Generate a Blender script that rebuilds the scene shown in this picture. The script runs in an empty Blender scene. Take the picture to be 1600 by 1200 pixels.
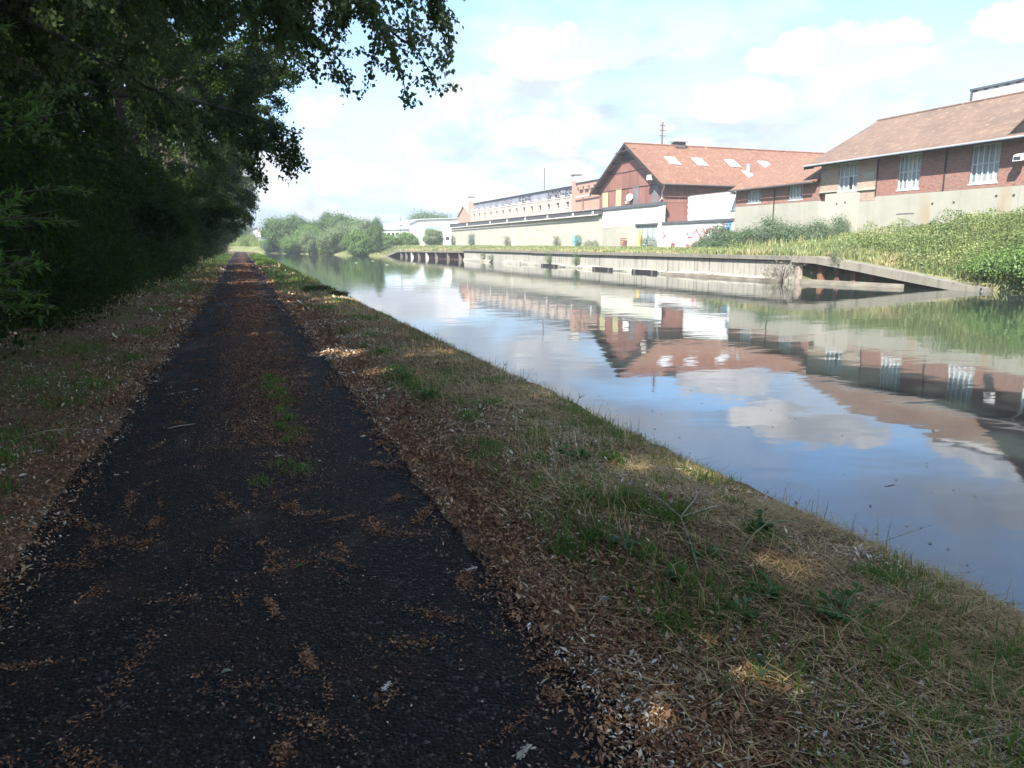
import bpy, math, random
import numpy as np
from mathutils import Vector

R = math.radians
SC = bpy.context.scene
COL = SC.collection
random.seed(7)

# ------------------------------------------------------------------ camera
cam_d = bpy.data.cameras.new('camera')
cam_d.sensor_width = 36.0
cam_d.lens = 1150.0 / 1600.0 * 36.0
cam_d.clip_start = 0.05
cam_d.clip_end = 6000.0
cam = bpy.data.objects.new('camera', cam_d)
COL.objects.link(cam)
cam.location = (0.0, 0.0, 1.6)
cam.rotation_euler = (R(90.0 - 10.686), 0.0, R(-19.959))
SC.camera = cam

# ------------------------------------------------------------------ sky, sun, exposure
SUN_EL, SUN_AZ = R(46.0), R(223.6)          # azimuth clockwise from +Y: behind the viewer, to the left
world = bpy.data.worlds.new("World")
SC.world = world
world.use_nodes = True
wn = world.node_tree.nodes
wl = world.node_tree.links
bg = wn['Background']
bg.inputs['Strength'].default_value = 0.105


def wnode(t, **kw):
    n = wn.new(t)
    for k, v in kw.items():
        setattr(n, k, v)
    return n


def wmath(op, a, b=None, c=None):
    n = wnode('ShaderNodeMath', operation=op)
    for i, v in enumerate((a, b, c)):
        if v is None:
            continue
        if isinstance(v, (int, float)):
            n.inputs[i].default_value = v
        else:
            wl.new(v, n.inputs[i])
    return n.outputs[0]


sky = wnode('ShaderNodeTexSky', sky_type='NISHITA', sun_disc=False)
sky.sun_elevation = SUN_EL
sky.sun_rotation = SUN_AZ
sky.air_density = 1.0
sky.dust_density = 0.6
sky.ozone_density = 2.0
tc = wnode('ShaderNodeTexCoord')
nrm = wnode('ShaderNodeVectorMath', operation='NORMALIZE')
wl.new(tc.outputs['Generated'], nrm.inputs[0])
sep = wnode('ShaderNodeSeparateXYZ')
wl.new(nrm.outputs[0], sep.inputs[0])
DX, DY, DZ = sep.outputs
zz = wmath('ADD', wmath('MAXIMUM', DZ, 0.0), 0.09)
comb = wnode('ShaderNodeCombineXYZ')
wl.new(wmath('DIVIDE', DX, zz), comb.inputs[0])
wl.new(wmath('DIVIDE', DY, zz), comb.inputs[1])


def wnoise(vec, scale, detail, rough, loc=(0, 0, 0), sc=(1, 1, 1), dist=0.0):
    mp = wnode('ShaderNodeMapping')
    mp.inputs['Location'].default_value = loc
    mp.inputs['Scale'].default_value = sc
    wl.new(vec, mp.inputs['Vector'])
    n = wnode('ShaderNodeTexNoise')
    n.inputs['Scale'].default_value = scale
    n.inputs['Detail'].default_value = detail
    n.inputs['Roughness'].default_value = rough
    n.inputs['Distortion'].default_value = dist
    wl.new(mp.outputs[0], n.inputs['Vector'])
    return n.outputs[0]


def wramp(v, a, b):
    n = wnode('ShaderNodeMapRange', interpolation_type='SMOOTHSTEP')
    n.inputs[1].default_value = a
    n.inputs[2].default_value = b
    wl.new(v, n.inputs[0])
    return n.outputs[0]


# layer of thin high cloud, layer of heaped cloud near the horizon
CLOUD_OFF = (3.1, 8.4, 0.0)
high = wramp(wnoise(comb.outputs[0], 0.62, 9.0, 0.58, CLOUD_OFF, (1, 1, 1), 0.25), 0.44, 0.64)
heap = wramp(wnoise(nrm.outputs[0], 5.0, 8.0, 0.55, (0.35, 0.1, 0.2), (1.0, 1.0, 2.3), 0.1), 0.49, 0.57)
heap_band = wmath('MULTIPLY', wramp(DZ, 0.40, 0.10), 1.0)
heap = wmath('MULTIPLY', heap, heap_band)
milk = wramp(DZ, 0.20, 0.0)                                  # paler towards the horizon
# single heaped clouds: azimuth, elevation, half width, half height in degrees
az = wmath('MULTIPLY', wmath('ARCTAN2', DX, DY), 57.2958)
el = wmath('MULTIPLY', wmath('ARCSINE', DZ), 57.2958)
lump1 = wnoise(nrm.outputs[0], 9.0, 7.0, 0.6, (0.7, 2.1, 0.3), (1, 1, 1.5))
lump2 = wnoise(nrm.outputs[0], 3.5, 3.0, 0.5, (4.7, 1.1, 0.3))
heaps, tops = heap, None
for (ca, ce, cw, ch_) in [(35.6, 9.7, 4.2, 1.5), (30.1, 8.5, 2.0, 1.2), (21.6, 8.0, 2.6, 1.3), (10.0, 4.4, 6.0, 1.9), (24.0, 5.4, 2.3, 1.3), (23.0, 13.2, 5.0, 2.2), (43.3, 12.4, 5.4, 1.9),
                         (6.3, 9.3, 2.6, 1.8), (16.0, 3.2, 5.0, 1.4), (54.0, 13.0, 4.6, 1.7), (70.0, 9.0, 6.0, 2.0), (-20.0, 9.0, 6.0, 2.2), (95.0, 12.0, 7.0, 2.4), (130.0, 8.0, 6.0, 2.0), (180.0, 10.0, 7.0, 2.4), (-80.0, 9.0, 7.0, 2.2), (-130.0, 12.0, 6.0, 2.4)]:
    u_ = wmath('DIVIDE', wmath('SUBTRACT', az, ca), cw)
    v_ = wmath('DIVIDE', wmath('SUBTRACT', el, ce), ch_)
    v_ = wmath('MAXIMUM', v_, wmath('MULTIPLY', v_, -1.7))
    d_ = wmath('SQRT', wmath('ADD', wmath('MULTIPLY', u_, u_), wmath('MULTIPLY', v_, v_)))
    d_ = wmath('ADD', d_, wmath('MULTIPLY', wmath('SUBTRACT', lump1, 0.5), 2.6))
    m_ = wramp(d_, 1.02, 0.72)
    tops = m_ if tops is None else wmath('MAXIMUM', tops, m_)
shade_n = wnoise(nrm.outputs[0], 4.0, 6.0, 0.6, (1.7, 0.4, 0.9), (1, 1, 1.6))
tint = wnode('ShaderNodeMix', data_type='RGBA', blend_type='MULTIPLY')
tint.inputs['Factor'].default_value = 1.0
wl.new(sky.outputs[0], tint.inputs['A'])
tint.inputs['B'].default_value = (0.58, 0.635, 0.68, 1)


def wmixc(f, a, b):
    n = wnode('ShaderNodeMix', data_type='RGBA')
    wl.new(f, n.inputs['Factor'])
    for q, k in ((a, 'A'), (b, 'B')):
        if isinstance(q, tuple):
            n.inputs[k].default_value = q + (1,)
        else:
            wl.new(q, n.inputs[k])
    return n.outputs['Result']


base = wmixc(wmath('MULTIPLY', milk, 0.9), tint.outputs['Result'], (0.84, 1.10, 1.52))
veil = wmixc(wramp(shade_n, 0.36, 0.70), (1.18, 1.33, 1.64), (2.15, 2.18, 2.24))
c1_ = wmixc(wmath('MULTIPLY', high, 0.92), base, veil)
c2_ = wmixc(wmath('MULTIPLY', heap, 0.75), c1_, wmixc(wramp(lump1, 0.38, 0.60), (1.28, 1.42, 1.70), (2.35, 2.37, 2.40)))
c3_ = wmixc(wmath('MULTIPLY', tops, 0.95), c2_, wmixc(wramp(lump1, 0.30, 0.56), (3.6, 3.55, 3.5), (1.75, 1.84, 2.03)))
wl.new(c3_, bg.inputs['Color'])


sun_d = bpy.data.lights.new('sun', 'SUN')
sun_d.energy = 3.0
sun_d.angle = R(0.5)
sun_d.color = (1.0, 0.965, 0.905)
sun = bpy.data.objects.new('sun', sun_d)
COL.objects.link(sun)
sdir = Vector((math.sin(SUN_AZ) * math.cos(SUN_EL), math.cos(SUN_AZ) * math.cos(SUN_EL), math.sin(SUN_EL)))
sun.rotation_euler = sdir.to_track_quat('Z', 'Y').to_euler()
sun.location = sdir * 60

vs = SC.view_settings
vs.view_transform = 'Standard'
vs.look = 'None'
vs.exposure = 2.35
vs.gamma = 1.0
vs.use_curve_mapping = False
SC.cycles.use_denoising = True
SC.cycles.max_bounces = 8
SC.cycles.transparent_max_bounces = 6
SC.cycles.caustics_reflective = False
SC.cycles.caustics_refractive = False


# ================================================================== helpers
def wloc(o):
    v = Vector((0, 0, 0))
    while o is not None:
        v = v + Vector(o.location)
        o = o.parent
    return v


def tag(o, label=None, cat=None, group=None, kind=None):
    if label:
        o['label'] = label
    if cat:
        o['category'] = cat
    if group:
        o['group'] = group
    if kind:
        o['kind'] = kind
    return o


def thing(name, label, cat, loc=(0, 0, 0), group=None):
    o = bpy.data.objects.new(name, None)
    o.empty_display_size = 0.3
    COL.objects.link(o)
    o.location = loc
    return tag(o, label, cat, group)


def link(name, me, mat, parent=None, loc=(0, 0, 0)):
    if mat is not None and not me.materials:
        me.materials.append(mat)
    o = bpy.data.objects.new(name, me)
    COL.objects.link(o)
    o.parent = parent
    o.location = loc
    return o


def np_mesh(name, V, F, rnd=None, smooth=False):
    """V (n,3), F (m,k) with one k."""
    V = np.ascontiguousarray(V, dtype=np.float32)
    F = np.ascontiguousarray(F, dtype=np.int32)
    me = bpy.data.meshes.new(name)
    me.vertices.add(len(V))
    me.vertices.foreach_set('co', V.ravel())
    m, k = F.shape
    me.loops.add(m * k)
    me.loops.foreach_set('vertex_index', F.ravel())
    me.polygons.add(m)
    me.polygons.foreach_set('loop_start', np.arange(0, m * k, k, dtype=np.int32))
    me.polygons.foreach_set('loop_total', np.full(m, k, dtype=np.int32))
    if smooth:
        me.polygons.foreach_set('use_smooth', np.ones(m, dtype=bool))
    if rnd is not None:
        a = me.attributes.new('rnd', 'FLOAT', 'POINT')
        a.data.foreach_set('value', np.ascontiguousarray(rnd, dtype=np.float32))
    me.update(calc_edges=True)
    return me


class MB:
    """collects boxes, prisms, tubes and quads in world coordinates; build() links them as one mesh"""

    def __init__(self):
        self.v, self.f = [], []

    def add(self, vs_, fs_):
        b = len(self.v)
        self.v += [tuple(p) for p in vs_]
        self.f += [tuple(i + b for i in f) for f in fs_]
        return self

    def box(self, x0, x1, y0, y1, z0, z1):
        p = [(x0, y0, z0), (x1, y0, z0), (x1, y1, z0), (x0, y1, z0), (x0, y0, z1), (x1, y0, z1), (x1, y1, z1), (x0, y1, z1)]
        return self.add(p, [(0, 3, 2, 1), (4, 5, 6, 7), (0, 1, 5, 4), (1, 2, 6, 5), (2, 3, 7, 6), (3, 0, 4, 7)])

    def hexa(self, p):
        return self.add(p, [(0, 3, 2, 1), (4, 5, 6, 7), (0, 1, 5, 4), (1, 2, 6, 5), (2, 3, 7, 6), (3, 0, 4, 7)])

    def quad(self, a, b, c, d):
        return self.add([a, b, c, d], [(0, 1, 2, 3)])

    def prism(self, prof, d):
        """prof: list of 3D points of a flat polygon; d: extrusion vector"""
        n = len(prof)
        q = [tuple(Vector(p) + Vector(d)) for p in prof]
        fs_ = [tuple(range(n))[::-1], tuple(range(n, 2 * n))]
        for i in range(n):
            j = (i + 1) % n
            fs_.append((i, j, n + j, n + i))
        return self.add(list(prof) + q, fs_)

    def slab(self, a, b, c, d, t):
        """sheet a,b,c,d with thickness t along its normal, downwards"""
        a, b, c, d = (Vector(p) for p in (a, b, c, d))
        n = (b - a).cross(d - a).normalized()
        if n.z > 0:
            n = -n
        e = [p + n * t for p in (a, b, c, d)]
        return self.hexa([tuple(p) for p in e] + [tuple(p) for p in (a, b, c, d)])

    def tube(self, pts, rad, n=8, cap=True):
        pts = [Vector(p) for p in pts]
        if not isinstance(rad, (list, tuple)):
            rad = [rad] * len(pts)
        rings = []
        for i, p in enumerate(pts):
            t = (pts[min(i + 1, len(pts) - 1)] - pts[max(i - 1, 0)]).normalized()
            u = t.cross(Vector((0.31, 0.17, 0.93)))
            if u.length < 1e-3:
                u = t.cross(Vector((1, 0, 0)))
            u.normalize()
            w = t.cross(u)
            rings.append([tuple(p + (u * math.cos(2 * math.pi * k / n) + w * math.sin(2 * math.pi * k / n)) * rad[i]) for k in range(n)])
        vs_ = [q for r in rings for q in r]
        fs_ = []
        for i in range(len(pts) - 1):
            for k in range(n):
                k2 = (k + 1) % n
                fs_.append((i * n + k, i * n + k2, (i + 1) * n + k2, (i + 1) * n + k))
        if cap:
            fs_.append(tuple(range(n))[::-1])
            fs_.append(tuple((len(pts) - 1) * n + k for k in range(n)))
        return self.add(vs_, fs_)

    def build(self, name, mat, parent=None, label=None, kind=None, smooth=False):
        if parent is not None:
            off = wloc(parent)
            loc = (0, 0, 0)
        else:
            a = np.array(self.v)
            off = Vector(((a[:, 0].min() + a[:, 0].max()) / 2, (a[:, 1].min() + a[:, 1].max()) / 2, a[:, 2].min()))
            loc = off
        me = bpy.data.meshes.new(name)
        me.from_pydata([(p[0] - off.x, p[1] - off.y, p[2] - off.z) for p in self.v], [], self.f)
        if smooth:
            me.polygons.foreach_set('use_smooth', [True] * len(me.polygons))
        me.update()
        o = link(name, me, mat, parent, loc)
        return tag(o, label, None, None, kind)


def vnoise(x, y, scale, seed=0):
    """smooth value noise 0..1 on arrays"""
    x = np.asarray(x, float) * scale + 137.3
    y = np.asarray(y, float) * scale + 71.9
    xi, yi = np.floor(x).astype(np.int64), np.floor(y).astype(np.int64)
    fx, fy = x - xi, y - yi
    fx, fy = fx * fx * (3 - 2 * fx), fy * fy * (3 - 2 * fy)

    def h(a, b):
        n = (a * 374761393 + b * 668265263 + seed * 1442695041) & 0xFFFFFFFF
        n = ((n ^ (n >> 13)) * 1274126177) & 0xFFFFFFFF
        return ((n ^ (n >> 16)) & 0xFFFF) / 65535.0
    return (h(xi, yi) * (1 - fx) + h(xi + 1, yi) * fx) * (1 - fy) + (h(xi, yi + 1) * (1 - fx) + h(xi + 1, yi + 1) * fx) * fy


def fbm(x, y, scale, seed=0, octv=4):
    s, a, t = 0.0, 1.0, 0.0
    for i in range(octv):
        s = s + a * vnoise(x, y, scale * 2 ** i, seed + i * 17)
        t += a
        a *= 0.5
    return s / t


# ================================================================== materials
class NT:
    def __init__(self, name, rough=0.8, spec=0.3):
        self.m = bpy.data.materials.new(name)
        self.m.use_nodes = True
        self.n = self.m.node_tree.nodes
        self.l = self.m.node_tree.links
        self.b = self.n['Principled BSDF']
        self.b.inputs['Roughness'].default_value = rough
        self.b.inputs['Specular IOR Level'].default_value = spec

    def new(self, t, **kw):
        n = self.n.new(t)
        for k, v in kw.items():
            setattr(n, k, v)
        return n

    def put(self, v, sock):
        if isinstance(v, (int, float)):
            sock.default_value = v
        elif isinstance(v, tuple):
            sock.default_value = v if len(v) == 4 or sock.type == 'VECTOR' else v + (1,)
        else:
            self.l.new(v, sock)

    def pos(self, scale=(1, 1, 1)):
        g = self.new('ShaderNodeNewGeometry')
        mp = self.new('ShaderNodeMapping')
        mp.inputs['Scale'].default_value = scale
        self.l.new(g.outputs['Position'], mp.inputs['Vector'])
        return mp.outputs[0]

    def wallco(self, scale=1.0):
        """world position laid out for upright and sloping faces: (x+y, z)"""
        g = self.new('ShaderNodeNewGeometry')
        s = self.new('ShaderNodeSeparateXYZ')
        self.l.new(g.outputs['Position'], s.inputs[0])
        c = self.new('ShaderNodeCombineXYZ')
        self.l.new(self.math('ADD', s.outputs[0], s.outputs[1]), c.inputs[0])
        self.l.new(s.outputs[2], c.inputs[1])
        mp = self.new('ShaderNodeMapping')
        mp.inputs['Scale'].default_value = (scale, scale, scale)
        self.l.new(c.outputs[0], mp.inputs['Vector'])
        return mp.outputs[0]

    def math(self, op, a, b=None):
        n = self.new('ShaderNodeMath', operation=op)
        self.put(a, n.inputs[0])
        if b is not None:
            self.put(b, n.inputs[1])
        return n.outputs[0]

    def noise(self, vec, scale, detail=4, rough=0.55, dist=0.0):
        n = self.new('ShaderNodeTexNoise')
        n.inputs['Scale'].default_value = scale
        n.inputs['Detail'].default_value = detail
        n.inputs['Roughness'].default_value = rough
        n.inputs['Distortion'].default_value = dist
        self.l.new(vec, n.inputs['Vector'])
        return n.outputs[0]

    def rng(self, v, a, b, c=0.0, d=1.0):
        n = self.new('ShaderNodeMapRange')
        self.put(v, n.inputs[0])
        for i, q in enumerate((a, b, c, d)):
            n.inputs[i + 1].default_value = q
        return n.outputs[0]

    def mix(self, f, a, b, blend='MIX'):
        n = self.new('ShaderNodeMix', data_type='RGBA', blend_type=blend)
        self.put(f, n.inputs['Factor'])
        self.put(a, n.inputs['A'])
        self.put(b, n.inputs['B'])
        return n.outputs['Result']

    def ramp(self, f, stops):
        n = self.new('ShaderNodeValToRGB')
        e = n.color_ramp.elements
        while len(e) < len(stops):
            e.new(0.5)
        for q, (p, c) in zip(e, stops):
            q.position = p
            q.color = c + (1,)
        self.put(f, n.inputs[0])
        return n.outputs[0]

    def col(self, c):
        self.put(c, self.b.inputs['Base Color'])

    def bump(self, h, strength=0.5, dist=0.01):
        n = self.new('ShaderNodeBump')
        n.inputs['Strength'].default_value = strength
        n.inputs['Distance'].default_value = dist
        self.l.new(h, n.inputs['Height'])
        self.l.new(n.outputs[0], self.b.inputs['Normal'])


def plain(name, c1, c2=None, scale=1.5, rough=0.75, spec=0.3, bump=0.0, stretch=(1, 1, 1), metal=0.0, lo=0.35, hi=0.65):
    t = NT(name, rough, spec)
    t.b.inputs['Metallic'].default_value = metal
    p = t.pos(stretch)
    nz = t.noise(p, scale, 6, 0.6)
    t.col(t.mix(t.rng(nz, lo, hi), c1, c2 or tuple(x * 0.8 for x in c1)))
    if bump:
        t.bump(t.noise(p, scale * 12, 4), bump, 0.01)
    return t.m


def leafmat(name, stops, trans=0.35, tcol=(0.16, 0.26, 0.03), rough=0.5, spec=0.35, patch=0.4):
    t = NT(name, rough, spec)
    a = t.new('ShaderNodeAttribute', attribute_name='rnd')
    oi = t.new('ShaderNodeObjectInfo')
    big = t.noise(t.pos(), 0.55, 2)
    f = t.math('ADD', a.outputs['Fac'], t.rng(big, 0.3, 0.7, -patch / 2, patch / 2))
    f = t.math('ADD', f, t.rng(oi.outputs['Random'], 0, 1, -0.10, 0.10))
    c = t.ramp(f, stops)
    t.col(c)
    tr = t.new('ShaderNodeBsdfTranslucent')
    t.put(t.mix(0.5, c, tcol), tr.inputs['Color'])
    ms = t.new('ShaderNodeMixShader')
    ms.inputs[0].default_value = trans
    t.l.new(t.b.outputs[0], ms.inputs[1])
    t.l.new(tr.outputs[0], ms.inputs[2])
    t.l.new(ms.outputs[0], t.n['Material Output'].inputs['Surface'])
    return t.m


def brickmat(name, c1, c2, mortar, tint=None, wide=0.22, high=0.075, joint=0.012, patchy=0.5):
    t = NT(name, 0.85, 0.2)
    v = t.wallco(1.0)
    b = t.new('ShaderNodeTexBrick')
    b.inputs['Scale'].default_value = 1.0
    b.inputs['Brick Width'].default_value = wide
    b.inputs['Row Height'].default_value = high
    b.inputs['Mortar Size'].default_value = joint
    b.inputs['Mortar Smooth'].default_value = 0.2
    b.inputs['Bias'].default_value = 0.0
    t.put(c1, b.inputs['Color1'])
    t.put(c2, b.inputs['Color2'])
    t.put(mortar, b.inputs['Mortar'])
    t.l.new(v, b.inputs['Vector'])
    nz = t.noise(t.pos(), 0.9, 6, 0.65)
    c = t.mix(t.rng(nz, 0.35, 0.7, 0.0, patchy), b.outputs['Color'], tint or tuple(x * 0.55 for x in c1))
    fine = t.noise(v, 5.0, 3, 0.75)
    c = t.mix(t.rng(fine, 0.52, 0.66, 0.0, 0.45), c, tuple(x * 0.8 for x in mortar))
    c = t.mix(t.rng(t.noise(v, 6.5, 2, 0.7), 0.55, 0.68, 0.0, 0.6), c, tuple(x * 0.45 for x in c2))
    t.col(c)
    t.bump(t.math('SUBTRACT', 1.0, b.outputs['Fac']), 0.6, 0.008)
    return t.m


def tilemat(name, c1, c2, dark, pale, drk=0.55):
    t = NT(name, 0.85, 0.2)
    v = t.wallco(1.0)
    b = t.new('ShaderNodeTexBrick')
    b.inputs['Scale'].default_value = 1.0
    b.inputs['Brick Width'].default_value = 0.24
    b.inputs['Row Height'].default_value = 0.17
    b.inputs['Mortar Size'].default_value = 0.016
    b.inputs['Mortar Smooth'].default_value = 0.5
    t.put(c1, b.inputs['Color1'])
    t.put(c2, b.inputs['Color2'])
    t.put(dark, b.inputs['Mortar'])
    t.l.new(v, b.inputs['Vector'])
    nz = t.noise(t.pos((1, 1, 1.4)), 0.45, 7, 0.65, 0.4)
    c = t.mix(t.rng(nz, 0.42, 0.68, 0.0, drk), b.outputs['Color'], dark)
    sp = t.noise(t.pos(), 2.6, 5, 0.7)
    c = t.mix(t.rng(sp, 0.56, 0.66, 0.0, 0.7), c, pale)
    c = t.mix(t.rng(t.noise(t.pos(), 1.5, 5, 0.75), 0.55, 0.68, 0.0, 0.6), c, dark)
    t.col(c)
    t.bump(t.math('SUBTRACT', 1.0, b.outputs['Fac']), 0.7, 0.02)
    return t.m


def concretemat(name, base, stain, streak=0.6, rust=0.0, sc=1.0):
    t = NT(name, 0.85, 0.2)
    big = t.noise(t.pos((0.5, 0.5, 0.5)), 0.8 * sc, 6, 0.6)
    c = t.mix(t.rng(big, 0.35, 0.72), base, tuple(x * 0.82 for x in base))
    st = t.noise(t.pos((1.6, 1.6, 0.10)), 1.6 * sc, 6, 0.65)
    c = t.mix(t.rng(st, 0.50, 0.70, 0.0, streak), c, stain)
    if rust:
        rs = t.noise(t.pos((0.5, 0.5, 0.12)), 1.1, 3, 0.5)
        c = t.mix(t.rng(rs, 0.62, 0.72, 0.0, rust), c, (0.30, 0.20, 0.09))
    fine = t.noise(t.pos(), 14.0, 3, 0.6)
    c = t.mix(t.rng(fine, 0.4, 0.8, 0.0, 0.25), c, stain)
    t.col(c)
    t.bump(fine, 0.25, 0.01)
    return t.m


M = {}
M['shed_concrete'] = concretemat('shed_concrete', (0.42, 0.395, 0.325), (0.30, 0.285, 0.235), 0.4)
M['base_concrete'] = concretemat('base_concrete', (0.36, 0.345, 0.285), (0.27, 0.26, 0.21), 0.5, 0.5)
M['quay_concrete'] = concretemat('quay_concrete', (0.40, 0.375, 0.315), (0.085, 0.082, 0.068), 0.9, 0.0, 1.3)
M['coping_concrete'] = concretemat('coping_concrete', (0.215, 0.198, 0.162), (0.085, 0.08, 0.065), 0.85)
M['white'] = plain('white_paint', (0.70, 0.70, 0.685), (0.63, 0.63, 0.60), 0.8, 0.6)
M['cream_white'] = plain('cream_render', (0.60, 0.59, 0.515), (0.53, 0.52, 0.45), 0.7, 0.8)
M['grey_paint'] = plain('grey_paint', (0.36, 0.38, 0.39), (0.31, 0.33, 0.34), 1.0, 0.6)
M['slate'] = plain('slate_grey', (0.10, 0.105, 0.12), (0.07, 0.075, 0.085), 1.5, 0.7)
M['dark_fascia'] = plain('dark_roof_edge', (0.085, 0.088, 0.09), (0.055, 0.058, 0.06), 1.5, 0.7)
M['fascia_sign'] = plain('painted_fascia', (0.235, 0.24, 0.27), (0.17, 0.175, 0.20), 0.5, 0.8, stretch=(1, 1, 0.4))
M['letter'] = plain('black_letter_paint', (0.022, 0.022, 0.028), None, 1.0, 0.8)
M['letter_faint'] = plain('faded_letter_paint', (0.12, 0.122, 0.14), (0.15, 0.155, 0.175), 3.0, 0.9)
M['zinc'] = plain('zinc_sheet', (0.42, 0.44, 0.47), (0.36, 0.38, 0.41), 0.6, 0.45, 0.5)
M['brick'] = brickmat('dark_red_brick', (0.30, 0.150, 0.115), (0.18, 0.085, 0.068), (0.32, 0.26, 0.22), (0.30, 0.125, 0.090), 0.24, 0.09, 0.010, 0.6)
M['brick_pale'] = brickmat('washed_brick', (0.36, 0.24, 0.18), (0.27, 0.16, 0.12), (0.42, 0.36, 0.29), (0.45, 0.37, 0.28))
M['brick_pink'] = brickmat('pink_brick', (0.40, 0.215, 0.155), (0.32, 0.165, 0.12), (0.42, 0.33, 0.26), (0.44, 0.30, 0.22))
M['brick_cream'] = brickmat('cream_brick', (0.45, 0.345, 0.285), (0.39, 0.29, 0.235), (0.47, 0.41, 0.35), (0.48, 0.40, 0.34))
M['rust_panel'] = plain('rust_red_sheet', (0.235, 0.112, 0.086), (0.18, 0.083, 0.066), 0.9, 0.7, 0.25, 0.1, (1, 1, 0.35))
M['rust_panel_b'] = plain('rust_red_sheet_worn', (0.27, 0.132, 0.10), (0.20, 0.096, 0.075), 1.3, 0.7, 0.25, 0.1, (1, 1, 0.35))
M['dark_wood'] = plain('dark_timber', (0.035, 0.028, 0.026), (0.022, 0.018, 0.017), 3.0, 0.8, stretch=(1, 0.3, 1))
M['tile_barn'] = tilemat('orange_roof_tile', (0.235, 0.125, 0.082), (0.18, 0.092, 0.062), (0.13, 0.066, 0.045), (0.44, 0.27, 0.185), 0.55)
M['tile_shed'] = tilemat('salmon_roof_tile', (0.235, 0.138, 0.092), (0.185, 0.104, 0.070), (0.16, 0.085, 0.065), (0.44, 0.29, 0.19), 0.5)
M['tile_old'] = tilemat('old_roof_tile', (0.215, 0.147, 0.107), (0.162, 0.107, 0.080), (0.11, 0.080, 0.064), (0.36, 0.245, 0.155), 0.75)
def panemat():
    t = NT('wired_glass', 0.22, 0.5)
    oi = t.new('ShaderNodeObjectInfo')
    dirt = t.noise(t.pos((1, 1, 0.5)), 2.2, 5, 0.6)
    f = t.math('ADD', t.math('MULTIPLY', oi.outputs['Random'], 0.6), t.math('MULTIPLY', dirt, 0.5))
    t.col(t.ramp(f, [(0.1, (0.10, 0.12, 0.125)), (0.4, (0.22, 0.255, 0.25)), (0.75, (0.33, 0.36, 0.33)), (1.0, (0.42, 0.44, 0.38))]))  # darker panes put the dim interior into the glass colour
    return t.m


M['pane'] = panemat()
M['dark_pane'] = plain('dark_glass', (0.05, 0.055, 0.06), None, 1.0, 0.2, 0.5)
M['frame_white'] = plain('window_frame_paint', (0.62, 0.64, 0.66), (0.52, 0.54, 0.56), 2.0, 0.6)
M['board_yellow'] = plain('yellowed_board', (0.46, 0.43, 0.23), (0.40, 0.37, 0.20), 1.2, 0.7)
M['board_grey'] = plain('grey_board', (0.17, 0.165, 0.17), (0.13, 0.125, 0.13), 1.2, 0.7)
M['skylight'] = plain('skylight_glass', (0.66, 0.70, 0.72), (0.58, 0.62, 0.64), 2.0, 0.25, 0.5)
M['galv'] = plain('galvanised_steel', (0.34, 0.36, 0.38), (0.27, 0.29, 0.31), 2.0, 0.4, 0.5)
M['pale_pipe'] = plain('pale_gutter', (0.62, 0.58, 0.53), (0.54, 0.50, 0.45), 2.0, 0.6)
M['yellow_paint'] = plain('yellow_post_paint', (0.70, 0.50, 0.03), (0.62, 0.43, 0.03), 3.0, 0.5)
M['rust'] = plain('rusted_iron', (0.27, 0.135, 0.07), (0.15, 0.07, 0.045), 5.0, 0.85)
M['pink_spray'] = plain('red_spray_paint', (0.58, 0.05, 0.10), (0.60, 0.12, 0.17), 3.0, 0.7)
M['pale_pink_spray'] = plain('faded_pink_spray', (0.66, 0.36, 0.38), (0.70, 0.48, 0.49), 3.0, 0.7)
M['cyan_spray'] = plain('cyan_spray_paint', (0.16, 0.58, 0.66), (0.26, 0.62, 0.70), 3.0, 0.7)
M['lilac_spray'] = plain('faded_lilac_spray', (0.50, 0.44, 0.47), (0.48, 0.45, 0.43), 3.0, 0.8)
M['blue_spray'] = plain('blue_spray_paint', (0.12, 0.30, 0.55), (0.20, 0.38, 0.60), 3.0, 0.7)
M['pole_wood'] = plain('weathered_pole', (0.13, 0.11, 0.11), (0.09, 0.075, 0.075), 4.0, 0.85)
M['sheet_pile'] = plain('rusty_sheet_pile', (0.20, 0.10, 0.075), (0.13, 0.065, 0.05), 2.0, 0.8, stretch=(1, 1, 0.3))
M['wet_dark'] = plain('wet_dark_timber', (0.030, 0.029, 0.026), (0.018, 0.017, 0.016), 3.0, 0.6)
M['beam_grey'] = plain('silvered_timber', (0.27, 0.24, 0.19), (0.16, 0.14, 0.11), 3.0, 0.85, stretch=(1, 0.3, 1))
M['bark'] = plain('tree_bark', (0.085, 0.072, 0.055), (0.045, 0.038, 0.03), 4.0, 0.9, 0.2, 0.6, (1, 1, 0.3))
M['blue_stripe'] = plain('pale_blue_stripe', (0.30, 0.55, 0.74), (0.34, 0.58, 0.76), 1.0, 0.5)
M['blue_roof'] = plain('pale_blue_sheet', (0.50, 0.62, 0.70), (0.54, 0.65, 0.72), 1.0, 0.5)
M['leaf_poplar'] = leafmat('poplar_leaf', [(0.0, (0.014, 0.025, 0.009)), (0.5, (0.027, 0.047, 0.014)), (0.88, (0.050, 0.082, 0.020)), (1.0, (0.11, 0.15, 0.04))], 0.32, rough=0.8, spec=0.06)  # brightest stop puts small sun flecks into the leaf colour
M['leaf_poplar_lit'] = leafmat('lit_poplar_leaf', [(0.0, (0.075, 0.11, 0.048)), (0.5, (0.115, 0.16, 0.070)), (0.85, (0.17, 0.21, 0.10)), (1.0, (0.25, 0.28, 0.15))], 0.6)  # lit copy of the poplar leaf: backlight and glare in its colour
M['leaf_under'] = leafmat('undergrowth_leaf', [(0.0, (0.007, 0.014, 0.005)), (0.6, (0.013, 0.029, 0.008)), (0.9, (0.024, 0.052, 0.013)), (1.0, (0.065, 0.12, 0.03))], 0.28, rough=0.8, spec=0.05)
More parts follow.
